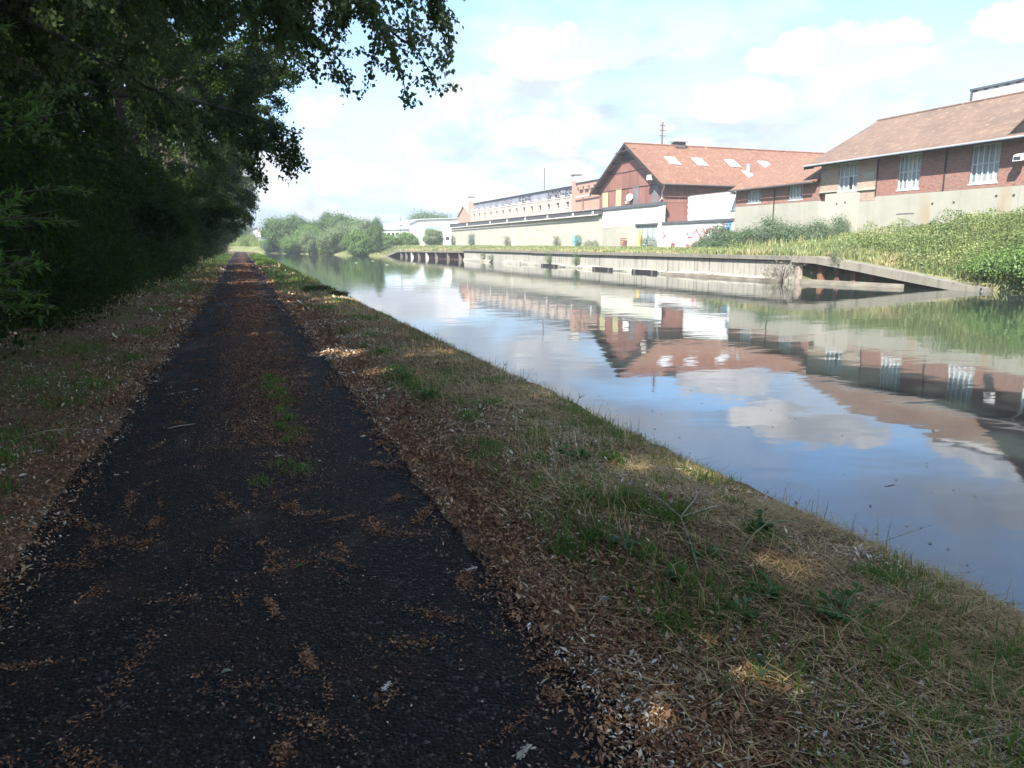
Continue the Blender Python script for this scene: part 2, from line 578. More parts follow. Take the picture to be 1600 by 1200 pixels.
M['leaf_willow_near'] = leafmat('narrow_willow_leaf', [(0.0, (0.07, 0.15, 0.030)), (0.6, (0.12, 0.235, 0.050)), (1.0, (0.18, 0.30, 0.08))], 0.5)
M['leaf_dark'] = leafmat('dark_tree_leaf', [(0.0, (0.045, 0.090, 0.024)), (0.6, (0.075, 0.14, 0.036)), (1.0, (0.12, 0.19, 0.06))], 0.38)
M['leaf_mid'] = leafmat('mid_green_leaf', [(0.0, (0.080, 0.145, 0.034)), (0.6, (0.125, 0.21, 0.050)), (1.0, (0.18, 0.28, 0.08))], 0.38)
M['leaf_willow'] = leafmat('silver_willow_leaf', [(0.0, (0.11, 0.155, 0.065)), (0.6, (0.16, 0.215, 0.095)), (1.0, (0.22, 0.28, 0.14))], 0.36)
M['leaf_bush'] = leafmat('bush_leaf', [(0.0, (0.065, 0.105, 0.055)), (0.6, (0.10, 0.155, 0.080)), (1.0, (0.15, 0.21, 0.11))], 0.36)
M['leaf_bramble'] = leafmat('bramble_leaf', [(0.0, (0.11, 0.15, 0.055)), (0.5, (0.20, 0.25, 0.085)), (1.0, (0.33, 0.36, 0.14))], 0.36, patch=0.8)
M['leaf_yellow'] = leafmat('sunny_bush_leaf', [(0.0, (0.12, 0.17, 0.03)), (0.6, (0.18, 0.24, 0.04)), (1.0, (0.26, 0.30, 0.07))], 0.3)
M['far_grass'] = leafmat('bank_grass_blade', [(0.0, (0.17, 0.215, 0.085)), (0.45, (0.25, 0.28, 0.12)), (0.75, (0.36, 0.33, 0.16)), (1.0, (0.48, 0.38, 0.21))], 0.34, patch=0.9)
M['green_blade'] = leafmat('grass_blade', [(0.0, (0.065, 0.135, 0.024)), (0.5, (0.125, 0.225, 0.042)), (0.85, (0.20, 0.29, 0.075)), (1.0, (0.36, 0.33, 0.16))], 0.48, patch=0.3)
M['straw'] = leafmat('dry_straw', [(0.0, (0.19, 0.105, 0.042)), (0.35, (0.43, 0.29, 0.12)), (0.7, (0.62, 0.47, 0.22)), (0.9, (0.42, 0.41, 0.16)), (1.0, (0.76, 0.65, 0.41))], 0.15, (0.2, 0.17, 0.08), 0.7, patch=0.4)
M['litter'] = leafmat('brown_litter', [(0.0, (0.08, 0.032, 0.016)), (0.4, (0.23, 0.105, 0.048)), (0.75, (0.40, 0.22, 0.105)), (0.92, (0.54, 0.40, 0.24)), (1.0, (0.74, 0.68, 0.55))], 0.08, (0.2, 0.1, 0.03), 0.7, patch=0.3)
M['fluff'] = plain('catkin_fluff', (0.50, 0.46, 0.38), (0.36, 0.31, 0.24), 30.0, 0.95, 0.1)
M['feather'] = plain('white_scrap', (0.62, 0.60, 0.55), (0.50, 0.48, 0.43), 20.0, 0.8)
M['twig_pale'] = plain('bleached_twig', (0.38, 0.37, 0.28), (0.24, 0.23, 0.16), 20.0, 0.8)
M['twig_brown'] = plain('brown_twig', (0.16, 0.085, 0.045), (0.09, 0.05, 0.03), 20.0, 0.8)
M['stem_green'] = plain('green_stem', (0.17, 0.23, 0.09), (0.12, 0.17, 0.06), 20.0, 0.6)
M['leaf_grey'] = plain('fallen_grey_leaf', (0.17, 0.20, 0.14), (0.12, 0.15, 0.10), 30.0, 0.6)
M['red_scrap'] = plain('red_wrapper', (0.55, 0.02, 0.02), None, 5.0, 0.4)
M['weed'] = leafmat('weed_leaf', [(0.0, (0.045, 0.12, 0.022)), (1.0, (0.085, 0.20, 0.04))], 0.35)
M['weed_grey'] = leafmat('grey_weed_leaf', [(0.0, (0.060, 0.105, 0.050)), (1.0, (0.10, 0.155, 0.08))], 0.35)


# asphalt: aggregate grain, paler worn patches, brown staining along the middle
def asphalt():
    t = NT('asphalt', 0.85, 0.2)
    p = t.pos()
    v = t.new('ShaderNodeTexVoronoi')
    v.inputs['Scale'].default_value = 62.0
    t.l.new(p, v.inputs['Vector'])
    cell = t.new('ShaderNodeSeparateColor')
    t.l.new(v.outputs['Color'], cell.inputs[0])
    c = t.ramp(cell.outputs[0], [(0.0, (0.0042, 0.0038, 0.0034)), (0.6, (0.0088, 0.0080, 0.0072)), (0.90, (0.023, 0.0205, 0.018)), (1.0, (0.095, 0.085, 0.074))])
    worn = t.noise(t.pos((1, 0.35, 1)), 0.9, 5, 0.6, 0.5)
    c = t.mix(t.rng(worn, 0.57, 0.65, 0.0, 0.85), c, (0.105, 0.094, 0.084))
    st = t.noise(t.pos(), 2.2, 6, 0.7)
    c = t.mix(t.rng(st, 0.46, 0.66, 0.0, 0.7), c, (0.034, 0.018, 0.012))
    # brown strip down the middle, where wheels do not run
    s = t.new('ShaderNodeSeparateXYZ')
    g = t.new('ShaderNodeNewGeometry')
    t.l.new(g.outputs['Position'], s.inputs[0])
    mid = t.rng(t.math('ABSOLUTE', t.math('SUBTRACT', s.outputs[0], 0.12)), 0.15, 0.65, 1.0, 0.0)
    far = t.rng(s.outputs[1], 4.0, 13.0, 0.0, 1.0)
    br = t.noise(t.pos(), 3.5, 6, 0.7)
    f = t.math('MULTIPLY', t.math('MULTIPLY', mid, far), t.rng(br, 0.35, 0.6, 0.2, 0.95))
    c = t.mix(f, c, (0.115, 0.055, 0.034))
    t.col(c)
    h = t.math('ADD', t.math('SUBTRACT', 1.0, v.outputs['Distance']), t.math('MULTIPLY', t.noise(p, 20.0, 3), 0.8))
    t.bump(h, 1.0, 0.02)
    return t.m


def soil(name, a, b, c3, scale=3.0):
    t = NT(name, 0.95, 0.1)
    p = t.pos()
    c = t.mix(t.rng(t.noise(p, scale, 6, 0.65), 0.35, 0.65), a, b)
    c = t.mix(t.rng(t.noise(p, scale * 0.35, 4, 0.6), 0.48, 0.62, 0.0, 0.8), c, c3)
    c = t.mix(t.rng(t.noise(p, scale * 16, 3, 0.7), 0.55, 0.75, 0.0, 0.7), c, tuple(min(1, x * 2.6) for x in a))
    t.col(c)
    t.bump(t.noise(p, scale * 10, 5, 0.7), 1.0, 0.03)
    return t.m


M['asphalt'] = asphalt()
M['bank_soil'] = soil('bank_soil', (0.13, 0.080, 0.050), (0.21, 0.140, 0.085), (0.17, 0.14, 0.08))
M['far_soil'] = soil('far_bank_soil', (0.13, 0.14, 0.06), (0.10, 0.125, 0.05), (0.21, 0.18, 0.09), 0.9)
M['stone_edge'] = plain('wet_stone_edge', (0.050, 0.046, 0.040), (0.026, 0.024, 0.021), 4.0, 0.8, 0.3, 0.6)


def watermat():
    t = NT('canal_water', 0.035, 0.5)
    t.b.inputs['IOR'].default_value = 1.8
    t.col((0.024, 0.034, 0.030))
    calm = t.rng(t.noise(t.pos((0.05, 0.16, 1)), 1.0, 3, 0.5), 0.42, 0.62, 0.25, 1.0)
    fine = t.noise(t.pos((1.0, 1.0, 1)), 2.6, 3, 0.5)
    mid = t.noise(t.pos((0.5, 0.8, 1)), 0.9, 3, 0.5, 0.3)
    h = t.math('ADD', t.math('MULTIPLY', t.math('MULTIPLY', fine, calm), 0.35), mid)
    t.bump(h, 1.0, 0.0075)
    return t.m


M['water'] = watermat()


# ================================================================== foliage generators
def leaf_cloud(pos, dirn, size, ratio, rng, flat=0.5, fold=0.12, face=None):
    """one diamond-shaped leaf per row of pos; returns V, F, rnd"""
    n = len(pos)
    d = dirn / (np.linalg.norm(dirn, axis=1, keepdims=True) + 1e-9)
    up = rng.normal(size=(n, 3))
    up[:, 2] += flat * 2.0
    if face is not None:
        up = up * 0.55 + face * 1.6
    s = np.cross(d, up)
    s /= (np.linalg.norm(s, axis=1, keepdims=True) + 1e-9)
    nn = np.cross(s, d)
    size = np.broadcast_to(np.asarray(size, float), (n,))[:, None]
    V = np.empty((n, 4, 3))
    V[:, 0] = pos
    V[:, 1] = pos + d * size * 0.45 + s * size * ratio * 0.5 + nn * size * fold
    V[:, 2] = pos + d * size
    V[:, 3] = pos + d * size * 0.45 - s * size * ratio * 0.5 + nn * size * fold
    F = np.arange(4 * n).reshape(n, 4)
    r = np.repeat(np.clip(rng.beta(2.2, 2.2, n), 0, 1), 4)
    return V.reshape(-1, 3), F, r


def grow(rng, H, rad, z0, n_limb, n_sub, n_twig, droop=0.25, lean=(0, 0), profile=None, r0=0.2, wob=0.12):
    """skeleton of a tree: list of tubes (points, radii) and array of twig segments"""
    tubes, seg = [], []
    k = 9
    tr = []
    for i in range(k + 1):
        t = i / k
        tr.append(np.array([lean[0] * t * t + rng.normal() * wob * t, lean[1] * t * t + rng.normal() * wob * t, H * t]))
    tubes.append((tr, [r0 * (1.15 - t / k) for t in range(k + 1)]))
    for i in range(n_limb):
        t = z0 / H + (0.97 - z0 / H) * ((i + rng.random() * 0.8) / n_limb)
        a = i * 2.399 + rng.normal() * 0.35
        f = t * k
        j = min(int(f), k - 1)
        p = tr[j] + (tr[j + 1] - tr[j]) * (f - j)
        pr = profile(t) if profile else math.sin(math.pi * min(1, max(0.05, (t - z0 / H * 0.7) / (1 - z0 / H * 0.7)) ** 0.75))
        L = rad * max(0.25, pr) * rng.uniform(0.75, 1.15)
        el = 0.15 + 0.9 * t + rng.normal() * 0.15
        d = np.array([math.cos(a) * math.cos(el), math.sin(a) * math.cos(el), math.sin(el)])
        pts = [p]
        m = 6
        for q in range(m):
            d = d + np.array([rng.normal() * 0.12, rng.normal() * 0.12, -droop * 0.30 + rng.normal() * 0.08])
            d /= np.linalg.norm(d)
            pts.append(pts[-1] + d * L / m)
        rr = r0 * (0.42 - 0.25 * t)
        tubes.append((pts, [rr * (1 - 0.85 * q / m) + 0.006 for q in range(m + 1)]))
        for s in range(n_sub):
            u = 0.22 + 0.78 * (s + rng.random()) / n_sub
            f = min(u * m, m - 0.001)
            j = int(f)
            sp = pts[j] + (pts[j + 1] - pts[j]) * (f - j)
            sd = (pts[j + 1] - pts[j])
            sd = sd / np.linalg.norm(sd) + rng.normal(size=3) * 0.75
            sd /= np.linalg.norm(sd)
            L2 = L * (0.42 - 0.20 * u) * rng.uniform(0.7, 1.2) + 0.25
            sp_ = [sp]
            for q in range(4):
                sd = sd + np.array([rng.normal() * 0.15, rng.normal() * 0.15, -droop * 0.45])
                sd /= np.linalg.norm(sd)
                sp_.append(sp_[-1] + sd * L2 / 4)
                seg.append((sp_[-2], sp_[-1]))
            tubes.append((sp_, [rr * 0.25 * (1 - 0.8 * q / 4) + 0.004 for q in range(5)]))
            for w in range(n_twig):
                q = rng.integers(1, 5)
                td = rng.normal(size=3) + np.array([0, 0, -droop * 1.2])
                td /= np.linalg.norm(td)
                L3 = rng.uniform(0.3, 0.75) * min(1.0, L2)
                seg.append((sp_[q], sp_[q] + td * L3))
    return tubes, seg


def tubes_mb(tubes, nmax=8, minrad=0.0):
    m = MB()
    for pts, rads in tubes:
        if rads[0] < minrad:
            continue
        n = nmax if rads[0] > 0.09 else (5 if rads[0] > 0.03 else 3)
        m.tube([tuple(p) for p in pts], list(rads), n, cap=False)
    return m


def leaves_on(seg, n, size, rng, ratio=0.72, spread=0.12, droop=0.6, smin=0.7, smax=1.25):
    a = np.array([s[0] for s in seg])
    b = np.array([s[1] for s in seg])
    ln = np.linalg.norm(b - a, axis=1)
    idx = rng.choice(len(seg), n, p=ln / ln.sum())
    t = rng.random(n)[:, None]
    pos = a[idx] * (1 - t) + b[idx] * t + rng.normal(size=(n, 3)) * spread
    d = (b - a)[idx] / (ln[idx][:, None] + 1e-9) * 0.5 + rng.normal(size=(n, 3)) * 0.8
    d[:, 2] -= droop
    return leaf_cloud(pos, d, size * rng.uniform(smin, smax, n), ratio, rng)


def clump_leaves(rng, n, rx, ry, rz, zc, n_clump, csize, size, ratio=0.6, shell=0.55, droop=0.2, bottom=0.0):
    """crown of a distant tree or bush: leaves gathered in uneven clumps through an ellipsoid"""
    u = rng.normal(size=(n_clump, 3))
    u /= np.linalg.norm(u, axis=1, keepdims=True)
    r = shell + (1.0 - shell) * rng.random((n_clump, 1)) ** 0.6
    r *= rng.uniform(0.82, 1.08, (n_clump, 1))
    c = u * r * np.array([rx, ry, rz]) + np.array([0, 0, zc])
    w = rng.uniform(0.5, 1.5, n_clump)
    idx = rng.choice(n_clump, n, p=w / w.sum())
    off = rng.normal(size=(n, 3)) * csize * (0.6 + 0.5 * w[idx])[:, None] * np.array([1, 1, 0.8])
    pos = c[idx] + off
    pos[:, 2] = np.maximum(pos[:, 2], bottom + rng.random(n) * 0.1)
    d = (pos - np.array([0, 0, zc])) * 0.3 / max(rx, rz) + rng.normal(size=(n, 3)) * 0.7
    d[:, 2] -= droop
    out = (pos - np.array([0, 0, zc])) / np.array([rx, ry, rz]) * 0.6 + off / (csize * 1.5)
    out[:, 2] += 0.25
    out /= np.linalg.norm(out, axis=1, keepdims=True) + 1e-9
    d -= out * (d * out).sum(1, keepdims=True) * 0.75
    return leaf_cloud(pos, d, size * rng.uniform(0.7, 1.3, n), ratio, rng, 0.5, 0.12, out)


def copy_tree(root, loc, rz=0.0, sc=(1, 1, 1)):
    c = root.copy()
    COL.objects.link(c)
    c.location = loc
    c.rotation_euler = (0, 0, rz)
    c.scale = sc
    for ch in root.children:
        k = ch.copy()
        COL.objects.link(k)
        k.parent = c
    return c


def blades(px, py, pz, h, w, lean, rng, az=None, bend=0.5):
    """grass blades or straws: 5 vertices, 3 triangles each; lean is horizontal reach / height"""
    n = len(px)
    az = rng.uniform(0, 2 * math.pi, n) if az is None else az
    dx, dy = np.cos(az), np.sin(az)
    base = np.stack([px, py, pz], 1)
    sx, sy = -dy, dx
    wob = rng.normal(size=n) * 0.6
    hx = h * np.sin(lean)
    hz = h * np.cos(lean)
    mid = base + np.stack([dx * hx * 0.42, dy * hx * 0.42, hz * 0.58], 1)
    tip = base + np.stack([dx * hx + sx * wob * hx * 0.3, dy * hx + sy * wob * hx * 0.3, hz * (1.0 - bend * 0.3)], 1)
    sw = np.stack([sx * w * 0.5, sy * w * 0.5, np.zeros(n)], 1)
    V = np.empty((n, 5, 3))
    V[:, 0] = base - sw
    V[:, 1] = base + sw
    V[:, 2] = mid - sw * 0.85
    V[:, 3] = mid + sw * 0.85
    V[:, 4] = tip
    i = np.arange(n)[:, None] * 5
    F = np.concatenate([i + np.array([[0, 1, 3]]), i + np.array([[0, 3, 2]]), i + np.array([[2, 3, 4]])], 0)
    return V.reshape(-1, 3), F


# ================================================================== terrain, water, path
def gz(x, y):
    """height of the near bank"""
    x = np.asarray(x, float)
    y = np.asarray(y, float)
    right = np.clip((x - 1.2) / 2.05, 0, 1)
    z = np.where(x > 1.2, 0.09 * np.sin(right * math.pi * 0.9) - 0.12 * right ** 3, 0.0)
    left = np.clip((-1.25 - x) / 1.6, 0, 1)
    z = z + np.where(x < -1.25, 0.12 * left + 0.10 * np.clip((-2.85 - x) / 4.0, 0, 1), 0.0)
    edge = np.clip((np.abs(x + 0.02) - 1.18) / 0.25, 0, 1)
    z = z + edge * (fbm(x, y, 1.3, 3, 4) - 0.5) * 0.10 + edge * (fbm(x, y, 9.0, 5, 2) - 0.5) * 0.03
    return z


def near_edge_x(y):
    """plan position of the waterside edge of the near bank"""
    y = np.asarray(y, float)
    b = np.clip((y - 185.0) / 60.0, 0, 4)
    return 3.27 + 0.09 * (vnoise(y * 0, y, 0.9, 9) - 0.5) + 0.06 * (vnoise(y * 0, y, 3.1, 19) - 0.5) + 0.03 * (vnoise(y * 0, y, 9.0, 29) - 0.5) - 26.0 * b ** 1.7


def near_bank():
    ys = np.concatenate([np.arange(-24, 0.4, 0.8), np.arange(0.4, 16, 0.07), np.arange(16, 45, 0.3), np.arange(45, 185, 2.0), np.linspace(185, 330, 30)])
    cols = np.concatenate([[-420, -160, -60, -30, -14, -9], np.linspace(-6, -1.35, 42), [-1.2, -0.6, 0.0, 0.6, 1.1], np.linspace(1.2, 3.27, 40)])
    nx = len(cols)
    V = []
    for y in ys:
        e = float(near_edge_x(y))
        sh = e - 3.27
        xs = cols + sh * np.clip((cols + 420) / 420, 0, 1)
        V.append(np.stack([xs, np.full(nx, y), gz(cols, np.full(nx, y)) - 0.004 * ((cols > -1.25) & (cols < 1.2))], 1))
    # retaining face below the edge
    V = np.array(V)
    skirt1 = V[:, -1].copy()
    skirt1[:, 2] -= 0.10
    skirt1[:, 0] += 0.012
    skirt2 = V[:, -1].copy()
    skirt2[:, 2] = -1.3
    skirt2[:, 0] -= 0.02
    V2 = np.concatenate([V, skirt1[:, None], skirt2[:, None]], 1)
    ny, nx2 = V2.shape[:2]
    g = np.arange(ny * nx2).reshape(ny, nx2)
    F = np.stack([g[:-1, :-1], g[:-1, 1:], g[1:, 1:], g[1:, :-1]], -1).reshape(-1, 4)
    me = np_mesh('bank_ground', V2.reshape(-1, 3), F, smooth=True)
    me.materials.append(M['bank_soil'])
    me.materials.append(M['stone_edge'])
    mi = np.zeros((ny - 1, nx2 - 1), np.int32)
    mi[:, -2:] = 1
    me.polygons.foreach_set('material_index', mi.ravel())
    tag(link('bank_ground', me, None), kind='structure')


near_bank()

# asphalt sheet with a ragged edge
ys = np.concatenate([np.arange(-12, 24, 0.06), np.arange(24, 185, 1.5), np.linspace(185, 300, 26)])
rows = []
for y in ys:
    sh = float(near_edge_x(y)) - 3.27 if y > 185 else 0.0
    l = -1.17 + 0.13 * (float(fbm(0.0, y, 1.1, 41, 4)) - 0.5) * 2 + 0.10 * (float(fbm(3.0, y, 5.0, 45, 2)) - 0.5)
    r = 1.12 + 0.13 * (float(fbm(7.0, y, 1.1, 43, 4)) - 0.5) * 2 + 0.10 * (float(fbm(5.0, y, 5.0, 47, 2)) - 0.5)
    xs = np.linspace(l, r, 9)
    rows.append(np.stack([xs + sh, np.full(9, y), 0.012 - 0.016 * np.abs(np.linspace(-1, 1, 9)) ** 8], 1))
V = np.array(rows)
g = np.arange(len(ys) * 9).reshape(len(ys), 9)
F = np.stack([g[:-1, :-1], g[:-1, 1:], g[1:, 1:], g[1:, :-1]], -1).reshape(-1, 4)
tag(link('path', np_mesh('path', V.reshape(-1, 3), F, smooth=True), M['asphalt']), kind='structure')

# water
me = np_mesh('water', np.array([(-700, -80, -0.6), (48, -80, -0.6), (48, 420, -0.6), (-700, 420, -0.6)]), np.array([[0, 1, 2, 3]]))
tag(link('water', me, M['water']), kind='structure')

# far bank: edge line in plan (x, y, top z), ground runs from it to the horizon
EDGE = [(34.6, -70, -0.45), (34.4, 0, -0.45), (34.2, 18, -0.45), (33.9, 24, -0.45), (34.0, 26.4, -0.40), (33.2, 29.6, 0.10), (32.5, 32.4, 0.66), (31.9, 35.0, 0.98),
        (31.4, 36.2, 0.94), (31.4, 60, 0.94), (31.4, 106, 0.92), (31.7, 108, 0.76), (29.9, 144, 0.54), (28.6, 151.5, -0.40), (26.2, 156, -0.45), (24.2, 160, -0.4),
        (22.0, 168, -0.4), (17.5, 190, -0.4), (9.0, 214, -0.4), (-8.0, 240, -0.4), (-60, 272, -0.4), (-400, 330, -0.4)]


def far_h(x, y, d, ze):
    """d = metres inland from the edge"""
    base = ze + (1.17 - ze) * np.clip(d / 6.0, 0, 1)
    hill = np.clip((47.0 - y) / 13.0, 0, 1) * np.clip((x - 32.5) / 11.0, 0, 1) * 1.4
    hill = np.where(y < 50, hill, 0.0)
    return base + np.where(d < 60, hill, 0.0)


def far_edge(y):
    ex = np.interp(y, [e[1] for e in EDGE[:16]], [e[0] for e in EDGE[:16]])
    ez = np.interp(y, [e[1] for e in EDGE[:16]], [e[2] for e in EDGE[:16]])
    return ex, ez


rows = []
pts = []
for (a, b) in zip(EDGE[:-1], EDGE[1:]):
    m = max(1, int(math.hypot(b[0] - a[0], b[1] - a[1]) / 1.6)) if a[1] < 60 else max(1, int(math.hypot(b[0] - a[0], b[1] - a[1]) / 8))
    for i in range(min(m, 60)):
        t = i / min(m, 60)
        pts.append(tuple(a[k] + (b[k] - a[k]) * t for k in range(3)))
pts.append(EDGE[-1])
DD = [0, 0.35, 1.0, 2.0, 3.5, 5, 7, 9, 11, 13, 15, 30, 80, 300, 1500]
for (x, y, z) in pts:
    # inland direction: +x along the straight reach, swinging to +y round the bend
    s = min(1.0, max(0.0, (y - 150) / 70.0)) * math.pi / 2 * 0.95
    dx, dy = math.cos(s), math.sin(s)
    r = []
    for d in DD:
        px, py = x + dx * d, y + dy * d
        pz = float(far_h(px, py, np.array(d), z))
        if 0.3 < d < 14:
            pz += (float(fbm(px, py, 0.5, 77, 3)) - 0.5) * 0.16
        r.append((px, py, pz))
    rows.append([(x - dx * 0.02, y - dy * 0.02, -1.4)] + r)
V = np.array(rows)
ny, nx = V.shape[:2]
g = np.arange(ny * nx).reshape(ny, nx)
F = np.stack([g[:-1, :-1], g[:-1, 1:], g[1:, 1:], g[1:, :-1]], -1).reshape(-1, 4)
F = F[:, ::-1]
tag(link('far_ground', np_mesh('far_ground', V.reshape(-1, 3), F, smooth=True), M['far_soil']), kind='structure')
# land behind everything, to the horizon
me = np_mesh('land', np.array([(-1500, -1200, -1.6), (1700, -1200, -1.6), (1700, 2000, -1.6), (-1500, 2000, -1.6)]), np.array([[0, 1, 2, 3]]))
tag(link('land', me, M['far_soil']), kind='structure')

# ================================================================== quay wall of the far bank
QX = 31.0
q = thing('quay_wall', 'long stained concrete quay wall along the far side of the canal', 'quay wall', (QX, 70, -0.6))
rq = random.Random(5)
y = 36.2
while y < 105.5:
    w = min(rq.choice([7.6, 8.4, 9.2]), 106 - y)
    if 106 - (y + w) < 3:
        w = 106 - y
    dx = rq.uniform(-0.03, 0.03)
    MB().box(QX - 0.02 + dx, QX + 0.5, y + 0.02, y + w - 0.02, -1.2, 0.66).build('wall_panel', M['quay_concrete'], q)
    ch = rq.uniform(-0.02, 0.02)
    MB().box(QX - 0.20 + dx, QX + 0.9, y + 0.015, y + w - 0.015, 0.72 + ch, 0.97 + ch).build('coping_slab', M['coping_concrete'], q)
    # broken footing along the waterline, in uneven lengths
    yy = y
    while yy < y + w - 0.5:
        l = min(rq.uniform(1.2, 3.6), y + w - yy)
        if rq.random() < 0.86:
            t = rq.uniform(0.16, 0.42)
            h = -0.42 + rq.uniform(-0.08, 0.12)
            MB().hexa([(QX - t, yy, -1.0), (QX - 0.03, yy, -1.0), (QX - 0.03, yy + l - .05, -1.0), (QX - t * rq.uniform(.6, 1.2), yy + l - .05, -1.0),
                       (QX - t, yy, h), (QX - 0.03, yy, h + 0.10), (QX - 0.03, yy + l - .05, h + 0.08), (QX - t * rq.uniform(.6, 1.2), yy + l - .05, h - 0.03)]).build('footing_block', M['quay_concrete'], q)
        yy += l
    y += w
for (ya, yb, mt, nm, lb) in [(50.9, 54.6, 'wet_dark', 'fender', 'dark wet timber fender floating against the middle of the quay wall'),
                         (58.3, 62.0, 'wet_dark', 'fender', 'low dark timber fender left of the longest fender at the quay'),
                         (70.5, 74.5, 'wet_dark', 'fender', 'dark timber fender beside the weeds near the far end of the quay wall')]:
    t = thing(nm, lb, 'fender', (QX - 0.5, (ya + yb) / 2, -0.6), 'timber fenders along the quay')
    MB().box(QX - 0.62, QX - 0.40, ya, yb, -0.75, -0.36).build('beam', M[mt], t)
    MB().box(QX - 0.66, QX - 0.62, ya + 0.3, ya + 0.55, -0.75, -0.345).build('strap', M['pole_wood'], t)
    MB().box(QX - 0.66, QX - 0.62, yb - 0.6, yb - 0.35, -0.75, -0.345).build('strap', M['pole_wood'], t)
t = thing('rubbing_beam', 'long silvered timber beam lying at the waterline below the quay', 'beam', (QX - 0.5, 42, -0.6))
for (ya, yb) in [(36.6, 40.9), (41.0, 45.2), (45.3, 49.9)]:
    MB().box(QX - 0.66, QX - 0.46, ya, yb, -0.72, -0.43).build('timber', M['beam_grey'], t)

# sheet-pile bay beyond the end of the wall
b = thing('pile_revetment', 'low rusty sheet pile bank with pale posts under a concrete slab', 'revetment', (29.5, 128, -0.6))
A0, A1 = Vector((31.0, 106.1, 0)), Vector((28.9, 144, 0))
dv = (A1 - A0)
nv = Vector((-dv.y, dv.x, 0)).normalized()
if nv.x > 0:
    nv = -nv


def along(t, off, z):
    p = A0 + dv * t + nv * off
    return (p.x, p.y, z)


MB().hexa([along(0, 0.2, 0.50), along(0, -1.2, 0.50), along(1, -1.2, 0.28), along(1, 0.2, 0.28), along(0, 0.2, 0.76), along(0, -1.2, 0.76), along(1, -1.2, 0.54), along(1, 0.2, 0.54)]).build('cap_slab', M['coping_concrete'], b)
MB().hexa([along(1.002, 0.2, 0.28), along(1.002, -1.2, 0.28), (28.6, 151.5, -0.9), (27.4, 151.2, -0.9), along(1.002, 0.2, 0.54), along(1.002, -1.2, 0.54), (28.6, 151.5, -0.55), (27.4, 151.2, -0.55)]).build('ramp_slab', M['coping_concrete'], b)
n = 64
for i in range(n):
    t0, t1 = i / n, (i + 0.96) / n
    o = -0.45 if i % 2 else -0.62
    MB().hexa([along(t0, o, -1.0), along(t0, o - .1, -1.0), along(t1, o - .1, -1.0), along(t1, o, -1.0), along(t0, o, 0.48), along(t0, o - .1, 0.48), along(t1, o - .1, 0.27), along(t1, o, 0.27)]).build('sheet_pile', M['sheet_pile'], b)
for i, t0 in enumerate([0.05, 0.20, 0.36, 0.50, 0.63, 0.75, 0.855, 0.95]):
    w = 0.010 if i in (3, 5) else 0.006
    z = 0.48 - 0.2 * t0
    MB().hexa([along(t0, 0.12, -1.0), along(t0, -.3, -1.0), along(t0 + w, -.3, -1.0), along(t0 + w, 0.12, -1.0), along(t0, 0.12, z), along(t0, -.3, z), along(t0 + w, -.3, z), along(t0 + w, 0.12, z)]).build('post', M['cream_white'] if i in (3, 5) else M['coping_concrete'], b)

# ramp at the right, with the hollow beneath it
r = thing('ramp', 'sloping concrete ramp slab running down into the water by the brambles', 'ramp', (32.2, 31, -0.6))
P = [(31.0, 36.15, 0.97), (31.3, 34.6, 0.95), (32.0, 32.0, 0.60), (32.7, 29.4, 0.18), (33.35, 26.6, -0.33), (33.6, 25.6, -0.42)]
TH = [0.36, 0.40, 0.44, 0.46, 0.36, 0.25]
m = MB()
for i in range(len(P) - 1):
    (x0, y0, z0), (x1, y1, z1) = P[i], P[i + 1]
    m.hexa([(x0 - .15, y0, z0 - TH[i]), (x0 + 1.0, y0, z0 - TH[i]), (x1 + 1.0, y1, z1 - TH[i + 1]), (x1 - .15, y1, z1 - TH[i + 1]),
            (x0 - .15, y0, z0), (x0 + 1.0, y0, z0), (x1 + 1.0, y1, z1), (x1 - .15, y1, z1)])
m.build('slab', M['coping_concrete'], r)
for (yy, xx, h, mt) in [(35.9, 31.1, 0.55, 'brick_cream'), (34.6, 31.6, 0.45, 'rust'), (33.6, 31.9, 0.30, 'sheet_pile'), (32.6, 32.15, 0.10, 'sheet_pile'), (31.6, 32.4, 0.02, 'sheet_pile')]:
    MB().box(xx, xx + 0.3, yy - 0.16, yy + 0.16, -1.2, h).build('support_post', M[mt], r)
m = MB()
m.hexa([(32.2, 35.6, -1.2), (32.4, 35.6, -1.2), (34.2, 27.4, -1.2), (34.0, 27.4, -1.2), (32.2, 35.6, 0.60), (32.4, 35.6, 0.60), (34.2, 27.4, -0.50), (34.0, 27.4, -0.50)])
m.build('back_wall', M['wet_dark'], r)
t = thing('mooring_beam', 'grey timber beam floating under the lower edge of the ramp', 'beam', (31.3, 32, -0.6))
MB().hexa([(30.95, 35.4, -0.75), (31.2, 35.4, -0.75), (32.35, 29.3, -0.75), (32.1, 29.3, -0.75), (30.95, 35.4, -0.36), (31.2, 35.4, -0.36), (32.35, 29.3, -0.40), (32.1, 29.3, -0.40)]).build('timber', M['beam_grey'], t)

